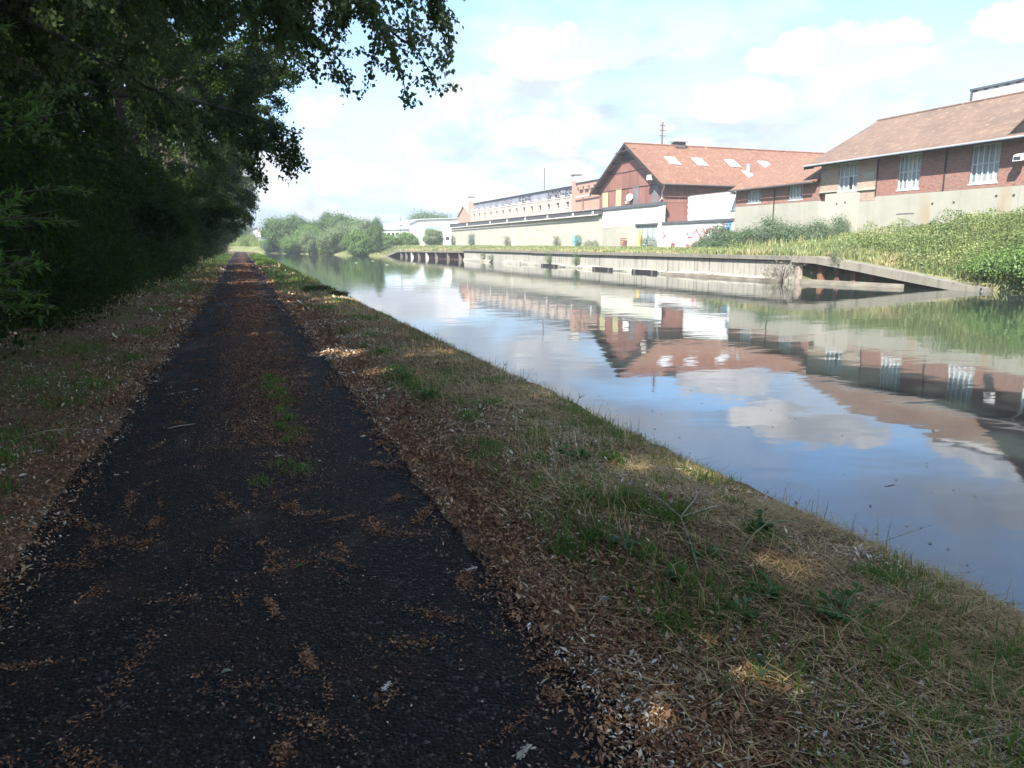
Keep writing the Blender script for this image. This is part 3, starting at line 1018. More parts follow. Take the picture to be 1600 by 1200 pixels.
# ================================================================== long shed with the roof edge and gutter
WX = 45.0
BZ = 1.05
s = thing('storage_shed', 'long low shed with bare concrete wall, dark roof edge and pale gutter', 'shed', (WX, 127, BZ))
rs = random.Random(3)
y = 89.0
cuts = [89.0, 96.2, 103.5, 110.0, 116.8, 123.9, 131.5, 139.4, 147.5, 155.8, 164.1]
for a, c in zip(cuts[:-1], cuts[1:]):
    MB().box(WX + rs.uniform(-.015, .015), WX + 0.25, a + 0.02, c - 0.02, BZ - 0.3, 5.50).build('concrete_panel', M['shed_concrete'], s)
MB().box(WX + 0.06, WX + 6.6, 89.03, 164.07, BZ - 0.2, 5.45).build('core', M['shed_concrete'], s)
MB().box(WX - 0.02, WX + 0.02, 123.8, 124.0, BZ, 5.5).build('downpipe', M['pale_pipe'], s)
MB().box(WX - 0.35, WX - 0.02, 89.0, 164.3, 5.52, 6.22).build('fascia', M['dark_fascia'], s)
m = MB()
m.slab((WX - 0.45, 88.9, 6.24), (WX + 6.8, 88.9, 6.75), (WX + 6.8, 164.4, 6.75), (WX - 0.45, 164.4, 6.24), 0.06)
m.build('roof', M['slate'], s)
MB().tube([(WX - 0.46, 89.6, 5.55), (WX - 0.46, 164.3, 5.35)], 0.085, 8).build('gutter', M['pale_pipe'], s)
for yy in (150.0, 134.7, 125.2, 116.2, 106.7, 97.4, 91.0):
    MB().hexa([(WX - 0.47, yy, 5.62), (WX - 0.37, yy, 5.62), (WX - 0.37, yy + .3, 5.62), (WX - 0.47, yy + .3, 5.62), (WX - 0.47, yy, 6.05), (WX - 0.37, yy, 6.05), (WX - 0.37, yy + .3, 6.05), (WX - 0.47, yy + .3, 6.05)]).build('gutter_bracket', M['white'], s)
# small clips on the edge of the roof
for i in range(26):
    yy = 90 + i * 1.35
    MB().box(WX - 0.47, WX - 0.40, yy, yy + 0.22, 6.25, 6.36).build('roof_clip', M['zinc'], s)


def strokes(name, mat, parent, x, polys, w=0.16):
    """sprayed lines as thin flat ribbons just proud of a wall at x; polys are lists of (y, z)"""
    m = MB()
    for pl in polys:
        for (ya, za), (yb, zb) in zip(pl[:-1], pl[1:]):
            d = Vector((0, yb - ya, zb - za))
            if d.length < 1e-4:
                continue
            nn = Vector((0, -d.z, d.y)).normalized() * w * 0.5
            e = d.normalized() * w * 0.3
            k = len(m.v)
            xx = x - 0.006 - 0.0006 * (k // 8 % 7)
            m.add([(xx, ya - e.y + nn.y, za - e.z + nn.z), (xx, ya - e.y - nn.y, za - e.z - nn.z), (xx, yb + e.y - nn.y, zb + e.z - nn.z), (xx, yb + e.y + nn.y, zb + e.z + nn.z)], [(0, 1, 2, 3)])
    return m.build(name, mat, parent)


def blob_loop(cy, cz, ry, rz, n=14, a0=0.0, a1=2 * math.pi):
    return [(cy + ry * math.cos(a0 + (a1 - a0) * i / n), cz + rz * math.sin(a0 + (a1 - a0) * i / n)) for i in range(n + 1)]


strokes('graffiti', M['lilac_spray'], s, WX - 0.02, [blob_loop(115.5, 2.6, 1.3, 0.55), blob_loop(112.6, 2.6, 1.0, 0.5), blob_loop(109.5, 2.5, 1.6, 0.5, 14, 0.5, 5.4), [(108.2, 2.9), (107.4, 2.5), (108.2, 2.2)]], 0.2)
strokes('graffiti', M['cyan_spray'], s, WX - 0.02, [[(98.3, 3.0), (97.7, 2.4), (97.9, 1.6)], [(97.5, 2.9), (96.9, 2.3), (97.1, 1.7)], [(97.9, 2.3), (96.3, 2.5), (95.8, 2.0)], [(96.4, 2.6), (96.2, 1.8)], [(97.6, 1.9), (96.6, 1.6)]], 0.42)
strokes('graffiti', M['blue_spray'], s, WX - 0.02, [[(150.0, 2.6), (149.2, 3.3), (148.6, 2.6)], [(149.6, 2.2), (148.9, 2.9)]], 0.5)

# ================================================================== white walled yard front
w = thing('yard_wall', 'pale yard wall with white render above bare concrete and a grey door', 'wall', (WX, 81.5, BZ))
YA, YB = 74.12, 88.95
MB().box(WX, WX + 0.3, YA + 1.05, 80.0, 3.98, 6.02).build('render_panel', M['cream_white'], w)
MB().box(WX, WX + 0.3, 80.03, YB, 3.82, 6.02).build('render_panel', M['cream_white'], w)
MB().box(WX + 0.03, WX + 0.3, 83.9, YB, BZ - 0.3, 3.79).build('concrete_panel', M['base_concrete'], w, 'bare grey concrete panel')
MB().box(WX + 0.02, WX + 0.3, 80.03, 83.87, BZ - 0.3, 3.79).build('concrete_panel', M['shed_concrete'], w)
MB().box(WX - 0.03, WX + 0.3, YA, YA + 1.02, BZ - 0.3, 6.02).build('white_pier', M['white'], w)
d = MB().box(WX + 0.10, WX + 0.2, 75.2, 79.95, BZ - 0.2, 3.92).build('door', M['grey_paint'], w)
for k in range(3):
    MB().box(WX + 0.085, WX + 0.10, 76.3 + k * 1.2, 76.34 + k * 1.2, BZ, 3.9).build('seam', M['slate'], d)
MB().box(WX - 0.12, WX + 0.1, 75.0, 80.2, 3.90, 4.10).build('lintel', M['slate'], w)
MB().box(WX - 0.14, WX + 0.55, YA - 0.05, YB - 0.02, 6.04, 6.42).build('coping', M['slate'], w)
t = thing('marker_post', 'yellow post standing in front of the grey door', 'post', (WX - 0.4, 78.5, BZ))
MB().tube([(WX - 0.4, 78.5, BZ - 0.1), (WX - 0.4, 78.5, 3.3)], 0.13, 8).build('shaft', M['yellow_paint'], t)
MB().tube([(WX - 0.4, 78.5, 3.3), (WX - 0.4, 78.5, 3.36)], [0.15, 0.10], 8).build('cap', M['yellow_paint'], t)
t = thing('iron_stack', 'stack of rusty orange iron fittings left of the yellow post', 'stack', (WX - 0.4, 82.5, BZ))
for k in range(6):
    MB().box(WX - 0.65 + 0.03 * (k % 2), WX - 0.2, 82.15 - 0.04 * (k % 3), 82.8 + 0.05 * (k % 2), 1.14 + k * 0.235, 1.14 + k * 0.235 + 0.16).build('iron_piece', M['rust'], t)

# ================================================================== graffiti wall with blue-grey coping
w = thing('graffiti_wall', 'white rendered wall covered in pink and red spray paint', 'wall', (WX, 67.6, BZ))
MB().box(WX - 0.04, WX + 0.26, 61.2, 74.1, BZ - 0.3, 3.86).build('render', M['white'], w)
MB().box(WX - 0.16, WX + 0.4, 61.15, 74.08, 3.88, 4.16).build('coping', M['slate'], w)
X1 = WX - 0.05
strokes('graffiti', M['pink_spray'], w, X1, [[(69.1, 2.95), (68.6, 2.35), (68.0, 2.45)], [(67.3, 3.15), (66.4, 2.3)], [(67.3, 3.15), (67.8, 2.75)], [(66.2, 3.35), (65.7, 2.8), (65.2, 3.3)],
                                            [(73.9, 3.1), (73.4, 2.6), (73.9, 2.3)], [(72.0, 1.9), (71.7, 1.75)], blob_loop(64.2, 2.9, 0.28, 0.22)], 0.17)
strokes('graffiti', M['pink_spray'], w, X1, [[(62.6, 3.8), (62.7, 1.4)], blob_loop(71.7, 1.5, 0.25, 0.2), [(69.0, 1.6), (68.6, 1.45)]], 0.3)
strokes('graffiti', M['pale_pink_spray'], w, X1 + 0.001, [blob_loop(72.6, 2.9, 0.7, 0.6), blob_loop(70.6, 2.6, 1.0, 0.8), [(70.5, 3.6), (69.6, 2.2)], blob_loop(67.6, 2.6, 1.3, 0.75), [(66.8, 3.6), (65.0, 2.0)],
                                                 blob_loop(64.6, 2.6, 0.8, 0.7), [(73.2, 1.7), (70, 1.9), (67, 1.6)]], 0.15)
strokes('graffiti', M['blue_spray'], w, X1, [[(62.3, 3.75), (61.5, 3.4)], [(62.2, 3.45), (61.4, 3.7)], [(62.4, 3.2), (61.5, 3.1)], [(61.9, 3.8), (61.8, 3.0)]], 0.32)

# smooth white hoarding behind it
h = thing('hoarding', 'blank white hoarding above the graffiti wall, toothed at its left end', 'hoarding', (WX + 0.6, 65.5, 4.0))
for k in range(4):
    y0, y1 = 61.22 + k * 2.1, 61.22 + (k + 1) * 2.1 - 0.02
    MB().box(WX + 0.50, WX + 0.60, y0, y1, 3.6, 6.72).build('panel', M['white'], h)
for k in range(8):
    MB().box(WX + 0.50, WX + 0.60, 69.66, 69.98 + (0.0 if k % 2 else -0.12), 4.20 + k * 0.31, 4.20 + k * 0.31 + 0.28).build('end_slat', M['cream_white'], h)
MB().box(WX + 0.48, WX + 0.66, 61.2, 69.7, 6.74, 6.80).build('top_rail', M['beam_grey'], h)
for yy in (62.0, 65.5, 69.2):
    MB().box(WX + 0.62, WX + 0.74, yy, yy + 0.12, BZ - 0.2, 6.7).build('post', M['beam_grey'], h)

# ================================================================== barn with the rust-red gable
GX = 45.45
barn = thing('barn', 'tall barn with rust red sheet gable and orange tiled roof', 'barn', (GX, 83.0, BZ))
RY, RZ = 83.0, 13.75
E1, E2, EZ = 74.35, 91.9, 8.52                       # eaves (right, left) and their height
XB = 86.0
slope = (RZ - EZ) / (E2 - RY)


def gz_roof(yy):
    return RZ - abs(yy - RY) * ((RZ - EZ) / ((E2 - RY) if yy > RY else (RY - E1)))


MB().prism([(GX + 0.08, 75.1, BZ), (GX + 0.08, 91.0, BZ), (GX + 0.08, 91.0, gz_roof(91.0) - .3), (GX + 0.08, RY, RZ - 0.3), (GX + 0.08, 75.1, gz_roof(75.1) - .3)], (XB - GX, 0, 0)).build('core', M['rust_panel'], barn)
# gable sheets: four rows, each sheet its own piece
rows_ = [(6.0, 8.46), (8.50, 10.46), (10.50, 12.3), (12.34, 13.4)]
edges = [75.1, 77.05, 78.95, 80.55, 82.0, 83.45, 84.9, 86.5, 88.1, 89.6, 91.0]
rb = random.Random(11)
for (za, zb) in rows_:
    for ya, yb in zip(edges[:-1], edges[1:]):
        a, c = ya + 0.025, yb - 0.025
        if za > 12 and not (81.9 < (a + c) / 2 < 84.95):
            if gz_roof((a + c) / 2) - 0.25 < za + 0.1:
                continue
        if 12.3 < zb and za > 11 and 82.0 <= ya and yb <= 85.0 and za > 12:
            continue
        top = [(y_, min(zb, gz_roof(y_) - 0.32)) for y_ in (a, c)]
        pr = [(a, za), (c, za)]
        if top[1][1] > za + 0.03:
            pr.append((c, top[1][1]))
        # corner where the slope crosses the top edge
        for yy in np.linspace(c, a, 9)[1:-1]:
            zr = gz_roof(yy) - 0.32
            if zr < zb:
                pr.append((float(yy), max(zr, za)))
            elif len(pr) and pr[-1][1] < zb:
                pr.append((float(yy), zb))
        if top[0][1] > za + 0.03:
            pr.append((a, top[0][1]))
        area = [p for p in pr if p[1] > za + 0.02]
        if len(pr) < 3 or not area:
            continue
        x0 = GX + rb.uniform(-0.012, 0.012)
        MB().prism([(x0, p[0], p[1]) for p in pr], (0.06, 0, 0)).build('cladding_panel', M[rb.choice(['rust_panel', 'rust_panel', 'rust_panel_b'])], barn)
for (za) in (8.44, 10.44):
    w_ = [yy for yy in np.linspace(75.1, 91.0, 100) if gz_roof(yy) - 0.4 > za]
    MB().box(GX - 0.05, GX - 0.01, w_[0], w_[-1], za, za + 0.07).build('cover_strip', M['dark_wood'], barn)
# openings in the gable
for (ya, yb, za, zb, mt, lb) in [(88.35, 89.95, 6.45, 8.36, 'board_yellow', 'yellowed boarded opening near the left corner'), (84.75, 86.25, 6.45, 8.62, 'board_yellow', 'yellowed boarded opening left of the middle'),
                                (80.4, 81.75, 6.45, 8.72, 'board_grey', 'grey boarded opening behind the dish'), (75.9, 77.3, 6.45, 8.95, 'board_grey', 'grey boarded opening under the floodlight')]:
    o = MB().box(GX - 0.05, GX - 0.02, ya, yb, za, zb).build('window', M[mt], barn, lb)
    f = MB()
    f.box(GX - 0.08, GX - 0.052, ya - .06, ya, za, zb).box(GX - 0.08, GX - 0.052, yb, yb + .06, za, zb).box(GX - 0.08, GX - 0.052, ya - .06, yb + .06, zb, zb + .07)
    f.build('frame', M['rust_panel_b'], o)
MB().box(GX - 0.03, GX + 0.3, 82.05, 84.85, 11.75, 12.75).build('loading_hatch', M['dark_wood'], barn)
MB().slab((GX - 0.9, 81.6, 12.95), (GX - 0.9, 85.3, 12.85), (GX + 0.1, 85.3, 12.95), (GX + 0.1, 81.6, 13.05), 0.08).build('hatch_hood', M['pole_wood'], barn)
# roof: two slopes, thick verges, ridge
XV = GX - 0.85
MB().slab((XV, E1 - 0.25, EZ - 0.12), (XB + .5, E1 - 0.25, EZ - 0.12), (XB + .5, RY, RZ), (XV, RY, RZ), 0.16).build('roof_slope', M['tile_barn'], barn)
MB().slab((XV, RY + 0.003, RZ), (XB + .5, RY + 0.003, RZ), (XB + .5, E2 + .3, EZ - 0.12), (XV, E2 + .3, EZ - 0.12), 0.16).build('roof_slope', M['tile_barn'], barn)
for (ye, sgn) in ((E1 - 0.25, -1), (E2 + 0.3, 1)):
    MB().hexa([(XV - 0.04, ye, EZ - 0.52), (XV + 0.03, ye, EZ - 0.52), (XV + 0.03, RY - sgn * -0.002, RZ - 0.40), (XV - 0.04, RY - sgn * -0.002, RZ - 0.40),
               (XV - 0.04, ye, EZ - 0.10), (XV + 0.03, ye, EZ - 0.10), (XV + 0.03, RY - sgn * -0.002, RZ + 0.02), (XV - 0.04, RY - sgn * -0.002, RZ + 0.02)]).build('verge_board', M['dark_wood'], barn)
    for k in range(1, 6):
        t_ = k / 6
        yy = ye + (RY - ye) * t_
        zz_ = (EZ - 0.12) + (RZ - EZ + 0.12) * t_ - 0.36
        MB().box(XV + 0.05, GX + 0.02, yy - 0.07, yy + 0.07, zz_, zz_ + 0.16).build('purlin_end', M['dark_wood'], barn)
MB().tube([(XV, RY, RZ + 0.02), (XB + .5, RY, RZ + 0.02)], 0.14, 6).build('ridge_tiles', M['tile_barn'], barn)
# side wall sheets facing the viewer
rows2 = [(BZ, 6.34), (6.38, 8.30)]
for j, (za, zb) in enumerate(rows2):
    xs = [45.5, 49.2, 52.6, 56.2, 60, 64] if j == 0 else [45.5, 47.3, 49.6, 52.0, 54.6, 57.2, 60, 64]
    for xa, xb in zip(xs[:-1], xs[1:]):
        MB().box(xa + 0.02, xb - 0.02, 75.0 + rb.uniform(-.012, .012), 75.08, za, zb).build('cladding_panel', M[rb.choice(['rust_panel', 'rust_panel_b'])], barn)
MB().box(55.2, 57.6, 74.95, 74.99, 7.3, 7.95).build('window', M['dark_pane'], barn)
MB().box(54.2, 55.15, 74.94, 74.99, 7.2, 8.0).build('shutter', M['grey_paint'], barn)
MB().tube([(XV + .1, E1 - 0.34, EZ - 0.22), (XB, E1 - 0.34, EZ - 0.22)], 0.085, 6).build('gutter', M['pole_wood'], barn)
MB().tube([(GX - .5, E1 - .34, EZ - .22), (GX - .35, E1 - .1, EZ - .55), (GX - .12, 75.0, EZ - 1.0), (GX - .1, 75.0, 7.4), (GX - .1, 75.0, 6.75), (GX - .1, 75.5, 6.55)], 0.085, 6).build('downpipe', M['pale_pipe'], barn)
MB().tube([(GX - .06, 83.1, 6.6), (GX - .06, 83.1, 8.4)], 0.04, 5).build('conduit', M['dark_wood'], barn)
rn = Vector((0, -(RZ - EZ + .12), RY - E1 + .25)).normalized()
rup = Vector((0, RY - E1 + .25, RZ - EZ + .12)).normalized()


def on_roof(x, yy, off=0.0):
    t_ = (yy - (E1 - 0.25)) / (RY - (E1 - 0.25))
    return Vector((x, yy, (EZ - 0.12) + (RZ - EZ + 0.12) * t_)) + rn * off


for (xa, xb) in [(48.4, 49.75), (52.2, 53.55), (56.9, 58.25), (61.9, 63.25), (67.0, 68.35)]:
    a, b_, c, d_ = on_roof(xa, 78.3, .03), on_roof(xb, 78.3, .03), on_roof(xb, 79.95, .03), on_roof(xa, 79.95, .03)
    m = MB()
    m.hexa([tuple(p) for p in (a, b_, c, d_)] + [tuple(p + rn * 0.09) for p in (a, b_, c, d_)])
    o = m.build('skylight', M['skylight'], barn)
    m = MB()
    for k in (1, 2):
        x_ = xa + (xb - xa) * k / 3
        m.hexa([tuple(on_roof(x_ + i, j, .125)) for i, j in ((-.02, 78.3), (.02, 78.3), (.02, 79.95), (-.02, 79.95))] + [tuple(on_roof(x_ + i, j, .15)) for i, j in ((-.02, 78.3), (.02, 78.3), (.02, 79.95), (-.02, 79.95))])
    m.build('glazing_bar', M['zinc'], o)
fl = MB().tube([tuple(on_roof(58.3, 76.9, -.1)), tuple(on_roof(58.3, 76.9) + Vector((0, 0, 1.05)))], 0.24, 10).build('flue_pipe', M['galv'], barn)
MB().tube([tuple(on_roof(58.3, 76.9) + Vector((0, 0, 1.02))), tuple(on_roof(58.3, 76.9) + Vector((0, 0, 1.12)))], 0.30, 10).build('cap', M['galv'], fl)
m = MB()
m.hexa([tuple(on_roof(57.7 + i, j, .02)) for i, j in ((0, 75.7), (1.2, 75.7), (1.2, 77.6), (0, 77.6))] + [tuple(on_roof(57.7 + i, j, .05)) for i, j in ((0, 75.7), (1.2, 75.7), (1.2, 77.6), (0, 77.6))])
m.build('flashing', M['galv'], fl)
vt = MB().box(51.6, 52.9, 82.35, 83.65, 13.5, 14.15).build('ridge_vent', M['pole_wood'], barn)
MB().slab((51.4, 82.1, 14.22), (53.1, 82.1, 14.22), (53.1, 83.9, 14.36), (51.4, 83.9, 14.36), 0.08).build('cap', M['beam_grey'], vt)
# fittings on the gable: separate things fixed to the wall
t = thing('floodlight', 'square white floodlight on the right slope of the rust red gable', 'floodlight', (GX - 0.6, 76.6, 9.0))
MB().hexa([(GX - 1.0, 76.2, 8.95), (GX - 0.65, 76.2, 8.90), (GX - 0.65, 77.1, 8.90), (GX - 1.0, 77.1, 8.95), (GX - 0.95, 76.2, 9.50), (GX - 0.6, 76.2, 9.45), (GX - 0.6, 77.1, 9.45), (GX - 0.95, 77.1, 9.50)]).build('lamp_head', M['cream_white'], t)
MB().tube([(GX - 0.7, 76.65, 9.0), (GX - 0.5, 76.65, 8.8), (GX - 0.02, 76.65, 8.75)], 0.04, 6).build('bracket', M['galv'], t)
t = thing('satellite_dish', 'round white satellite dish on the rust red gable beside a grey opening', 'satellite dish', (GX - 0.3, 81.9, 7.2))
m = MB()
c0 = Vector((GX - 0.42, 81.9, 7.3))
ax = Vector((-0.75, -0.55, 0.35)).normalized()
u = ax.cross(Vector((0, 0, 1))).normalized()
v_ = ax.cross(u)
ring = []
for rr, dp in ((0.0, 0.0), (0.2, 0.02), (0.36, 0.075), (0.44, 0.13)):
    ring.append([tuple(c0 + ax * dp + (u * math.cos(2 * math.pi * k / 14) + v_ * math.sin(2 * math.pi * k / 14)) * rr) for k in range(14)])
for a, c in zip(ring[:-1], ring[1:]):
    for k in range(14):
        m.add([a[k], a[(k + 1) % 14], c[(k + 1) % 14], c[k]], [(0, 1, 2, 3)])
m.build('dish', M['white'], t)
MB().tube([tuple(c0), (GX - 0.2, 81.9, 7.1), (GX - 0.02, 81.9, 7.1)], 0.03, 5).build('arm', M['galv'], t)
MB().tube([tuple(c0 + ax * 0.05 + v_ * .4), tuple(c0 + ax * 0.5)], 0.018, 4).build('feed_arm', M['galv'], t)
t = thing('junction_box', 'small white box low on the rust red gable', 'box', (GX - 0.1, 83.25, 6.7))
MB().box(GX - 0.2, GX - 0.02, 83.1, 83.45, 6.66, 6.98).build('housing', M['white'], t)

# ================================================================== small brick building with the lean roof
def brick_window(parent, x, ya, yb, za, zb, cols, rows_, mat='pane', label=None, broken=None):
    """a recessed steel window: frame, bars and every pane its own piece; x is the wall face"""
    fm = MB()
    t_ = 0.07
    fm.box(x - 0.02, x + 0.10, ya, ya + t_, za, zb).box(x - 0.02, x + 0.10, yb - t_, yb, za, zb)
    fm.box(x - 0.02, x + 0.10, ya + t_, yb - t_, za, za + t_).box(x - 0.02, x + 0.10, ya + t_, yb - t_, zb - t_, zb)
    wdw = fm.build('window', M['frame_white'], parent, label)
    dy, dz = (yb - ya) / cols, (zb - za) / rows_
    for i in range(1, cols):
        yy = ya + dy * i
        MB().box(x - 0.01, x + 0.07, yy - 0.035, yy + 0.035, za + t_, zb - t_).build('glazing_bar', M['frame_white'], wdw)
    for j in range(1, rows_):
        z_ = za + dz * j
        for i in range(cols):
            MB().box(x + 0.0, x + 0.06, ya + dy * i + 0.036, ya + dy * (i + 1) - 0.036, z_ - 0.03, z_ + 0.03).build('glazing_bar', M['frame_white'], wdw)
    for i in range(cols):
        for j in range(rows_):
            mt = 'dark_pane' if broken == (i, j) else mat
            MB().box(x + 0.055, x + 0.065, ya + dy * i + 0.02, ya + dy * (i + 1) - 0.02, za + dz * j + 0.02, za + dz * (j + 1) - 0.02).build('pane', M[mt], wdw)
    MB().box(x - 0.12, x + 0.02, ya - 0.05, yb + 0.05, za - 0.09, za - 0.005).build('sill', M['white'], wdw)
    return wdw


def brick_wall(parent, x, y0, y1, z0, z1, holes, mat, thick=0.35):
    """upright wall on the plane x with rectangular holes, in strips"""
    ysn = sorted({y0, y1} | {h[0] for h in holes} | {h[1] for h in holes})
    m = MB()
    for a, c in zip(ysn[:-1], ysn[1:]):
        hs = sorted([(h[2], h[3]) for h in holes if h[0] <= a + 1e-6 and h[1] >= c - 1e-6])
        z = z0
        for (ha, hb) in hs:
            if ha > z + 1e-4:
                m.box(x, x + thick, a, c, z, ha)
            z = hb
        if z1 > z + 1e-4:
            m.box(x, x + thick, a, c, z, z1)
    return m.build('wall', mat, parent)


sb = thing('brick_annexe', 'small brick outbuilding with two barred windows and salmon tiled roof', 'building', (WX, 55.5, BZ))
hol = [(57.35, 59.2, 5.47, 6.58), (51.9, 53.6, 5.45, 6.64)]
brick_wall(sb, WX, 49.95, 61.0, 5.22, 6.72, hol, M['brick'])
for hh, lb in zip(hol, ('left window, half boarded', 'right window near the tall building')):
    brick_window(sb, WX + 0.10, *hh, 4, 1)
for a, c in ((55.42, 61.0), (51.1, 55.36), (49.95, 51.06)):
    MB().box(WX - 0.03 + 0.01 * (a > 52), WX + 0.34, a, c, BZ - 0.6, 5.20).build('concrete_panel', M['base_concrete'], sb)
MB().tube([(WX - 0.07, 55.39, BZ - .3), (WX - 0.07, 55.39, 6.5)], 0.055, 6).build('downpipe', M['dark_wood'], sb)
MB().prism([(WX + .35, 60.98, BZ), (WX + 4.2, 60.98, BZ), (WX + 4.2, 60.98, 9.2), (WX + .35, 60.98, 6.9)], (0, -0.3, 0)).build('gable_wall', M['brick'], sb)
MB().slab((WX - 0.62, 61.15, 6.76), (WX - 0.62, 49.9, 6.76), (WX + 3.98, 49.9, 9.42), (WX + 3.98, 61.15, 9.42), 0.12).build('roof', M['tile_shed'], sb)
MB().slab((WX + 3.985, 61.15, 9.42), (WX + 3.985, 49.9, 9.42), (WX + 8.4, 49.9, 6.9), (WX + 8.4, 61.15, 6.9), 0.12).build('back_roof', M['tile_shed'], sb)
MB().tube([(WX - 0.68, 61.2, 6.66), (WX - 0.68, 50.1, 6.66)], 0.075, 6).build('gutter', M['pole_wood'], sb)
MB().box(WX - 0.60, WX, 61.02, 61.12, 6.35, 6.62).build('gutter_box', M['white'], sb)

# ================================================================== tall brick building
tb = thing('brick_warehouse', 'tall brick warehouse with tall barred windows over a concrete base', 'building', (WX, 35, BZ))
holes = [(46.0, 47.9, 5.78, 7.95), (40.35, 42.2, 5.52, 7.95), (34.55, 36.5, 5.52, 7.95), (28.8, 30.7, 5.52, 7.95)]
brick_wall(tb, WX - 0.02, 44.1, 49.9, 5.72, 8.05, holes[:1], M['brick_pale'])
brick_wall(tb, WX, 12.0, 44.06, 5.20, 8.05, holes[1:], M['brick'])
brick_window(tb, WX + 0.07, *holes[0], 4, 2, broken=(1, 0), label='left window with a broken pane')
brick_window(tb, WX + 0.09, *holes[1], 5, 2)
brick_window(tb, WX + 0.09, *holes[2], 5, 2)
brick_window(tb, WX + 0.09, *holes[3], 5, 2)
# concrete base in panels
for a, c, zt in ((45.62, 49.2, 5.66), (49.24, 49.93, 5.1), (41.0, 44.06, 5.18), (37.0, 40.97, 5.18), (33.0, 36.97, 5.18), (29.0, 32.97, 5.18), (24.0, 28.97, 5.18), (12.0, 23.97, 5.18)):
    MB().box(WX - 0.06 + (0.02 if a > 49 else 0), WX + 0.33, a, c, 0.6, zt).build('concrete_panel', M['base_concrete'] if a < 45 else M['shed_concrete'], tb)
MB().box(WX - 0.035, WX + 0.33, 44.1, 45.6, 0.6, 4.9).build('concrete_panel', M['base_concrete'], tb)
MB().box(WX - 0.03, WX + 0.33, 44.1, 45.6, 4.92, 5.70).build('brick_infill', M['brick_pale'], tb)
MB().box(WX - 0.14, WX + 0.0, 44.1, 45.75, 5.70, 5.86).build('ledge', M['shed_concrete'], tb)
MB().box(WX - 0.14, WX + 0.0, 48.0, 49.85, 5.78, 5.86).build('ledge', M['shed_concrete'], tb)
MB().box(WX - 0.045, WX - 0.022, 44.4, 45.4, 6.55, 7.0).build('mortar_patch', M['shed_concrete'], tb, 'pale patch of bare mortar')
for yy in (44.08, 38.34):
    MB().tube([(WX - 0.06, yy, 5.2), (WX - 0.06, yy, 7.9)], 0.05, 6).build('downpipe', M['dark_wood'], tb)
for (yy, z_) in ((39.04, 4.41), (37.4, 4.41), (34.44, 4.65), (33.3, 4.62), (47.9, 4.85), (47.0, 4.9)):
    MB().box(WX - 0.085, WX - 0.055, yy - 0.07, yy + 0.07, z_ - 0.06, z_ + 0.06).build('vent_hole', M['dark_pane'], tb)
dm = MB().box(WX - 0.085, WX - 0.062, 40.5, 41.9, 2.2, 3.78).build('hatch', M['base_concrete'], tb)
MB().box(WX - 0.10, WX - 0.086, 40.45, 41.95, 3.78, 3.84).build('hatch_rail', M['slate'], tb)
# roof: eave at 8.0, ridge at 11.9
EX0, RX0, RZ0 = WX - 0.92, WX + 6.4, 11.92
MB().slab((EX0, 50.85, 8.02), (EX0, 11.0, 8.02), (RX0, 11.0, RZ0), (RX0, 50.85, RZ0), 0.14).build('roof', M['tile_old'], tb)
MB().slab((RX0 + .005, 50.85, RZ0), (RX0 + .005, 11.0, RZ0), (RX0 + 7, 11.0, 8.0), (RX0 + 7, 50.85, 8.0), 0.14).build('back_roof', M['tile_old'], tb)
MB().tube([(RX0, 50.9, RZ0 + .02), (RX0, 11, RZ0 + .02)], 0.12, 6).build('ridge_tiles', M['tile_old'], tb)
MB().box(EX0 - 0.03, EX0 + 0.03, 11, 50.84, 7.80, 8.0).build('eave_board', M['dark_wood'], tb)  # added to stop light slipping between gutter and roof edge
MB().tube([(EX0 - .10, 50.9, 7.95), (EX0 - .10, 11, 7.95)], 0.065, 6).build('gutter', M['galv'], tb)
MB().prism([(WX + .36, 49.85, BZ), (WX + 12.5, 49.85, BZ), (WX + 12.5, 49.85, 8.2), (RX0, 49.85, RZ0 - .25), (WX + .36, 49.85, 8.3)], (0, -0.35, 0)).build('gable_wall', M['brick'], tb)
for k in range(6):
    t_ = k / 5
    MB().box(EX0 + .1 + (RX0 - EX0 - .2) * t_ - .08, EX0 + .1 + (RX0 - EX0 - .2) * t_ + .08, 49.95, 50.8, 7.72 + (RZ0 - 8.02) * t_, 7.85 + (RZ0 - 8.02) * t_).build('purlin_end', M['dark_wood'], tb)
m = MB()
m.hexa([(EX0, 50.86, 7.66), (EX0, 50.92, 7.66), (RX0, 50.92, RZ0 - .34), (RX0, 50.86, RZ0 - .34), (EX0, 50.86, 8.0), (EX0, 50.92, 8.0), (RX0, 50.92, RZ0), (RX0, 50.86, RZ0)])
m.build('verge_board', M['dark_wood'], tb)
# dark boarded cross gable at the right edge
MB().prism([(WX - 0.55, 33.75, 8.20), (WX - 0.55, 23.0, 8.20), (WX - 0.55, 28.6, 12.6)], (0.3, 0, 0)).build('cross_gable', M['dark_wood'], tb)
MB().slab((WX - 0.62, 33.85, 8.18), (WX + 7.5, 33.85, 8.18), (WX + 7.5, 28.6, 12.70), (WX - 0.62, 28.6, 12.70), 0.08).build('cross_roof', M['tile_old'], tb)
MB().slab((WX - 0.62, 28.59, 12.70), (WX + 7.5, 28.59, 12.70), (WX + 7.5, 22.7, 8.14), (WX - 0.62, 22.7, 8.14), 0.08).build('cross_roof', M['tile_old'], tb)
MB().tube([(WX - 0.95, 31.1, 8.0), (WX - 0.5, 31.1, 7.6), (WX - 0.09, 31.1, 7.2), (WX - 0.09, 31.1, 1.5)], 0.07, 6).build('rain_pipe', M['white'], tb)
t = thing('wall_lamp', 'white box lamp on the brick wall at the right edge of the view', 'lamp', (WX - 0.5, 33.0, 6.6))
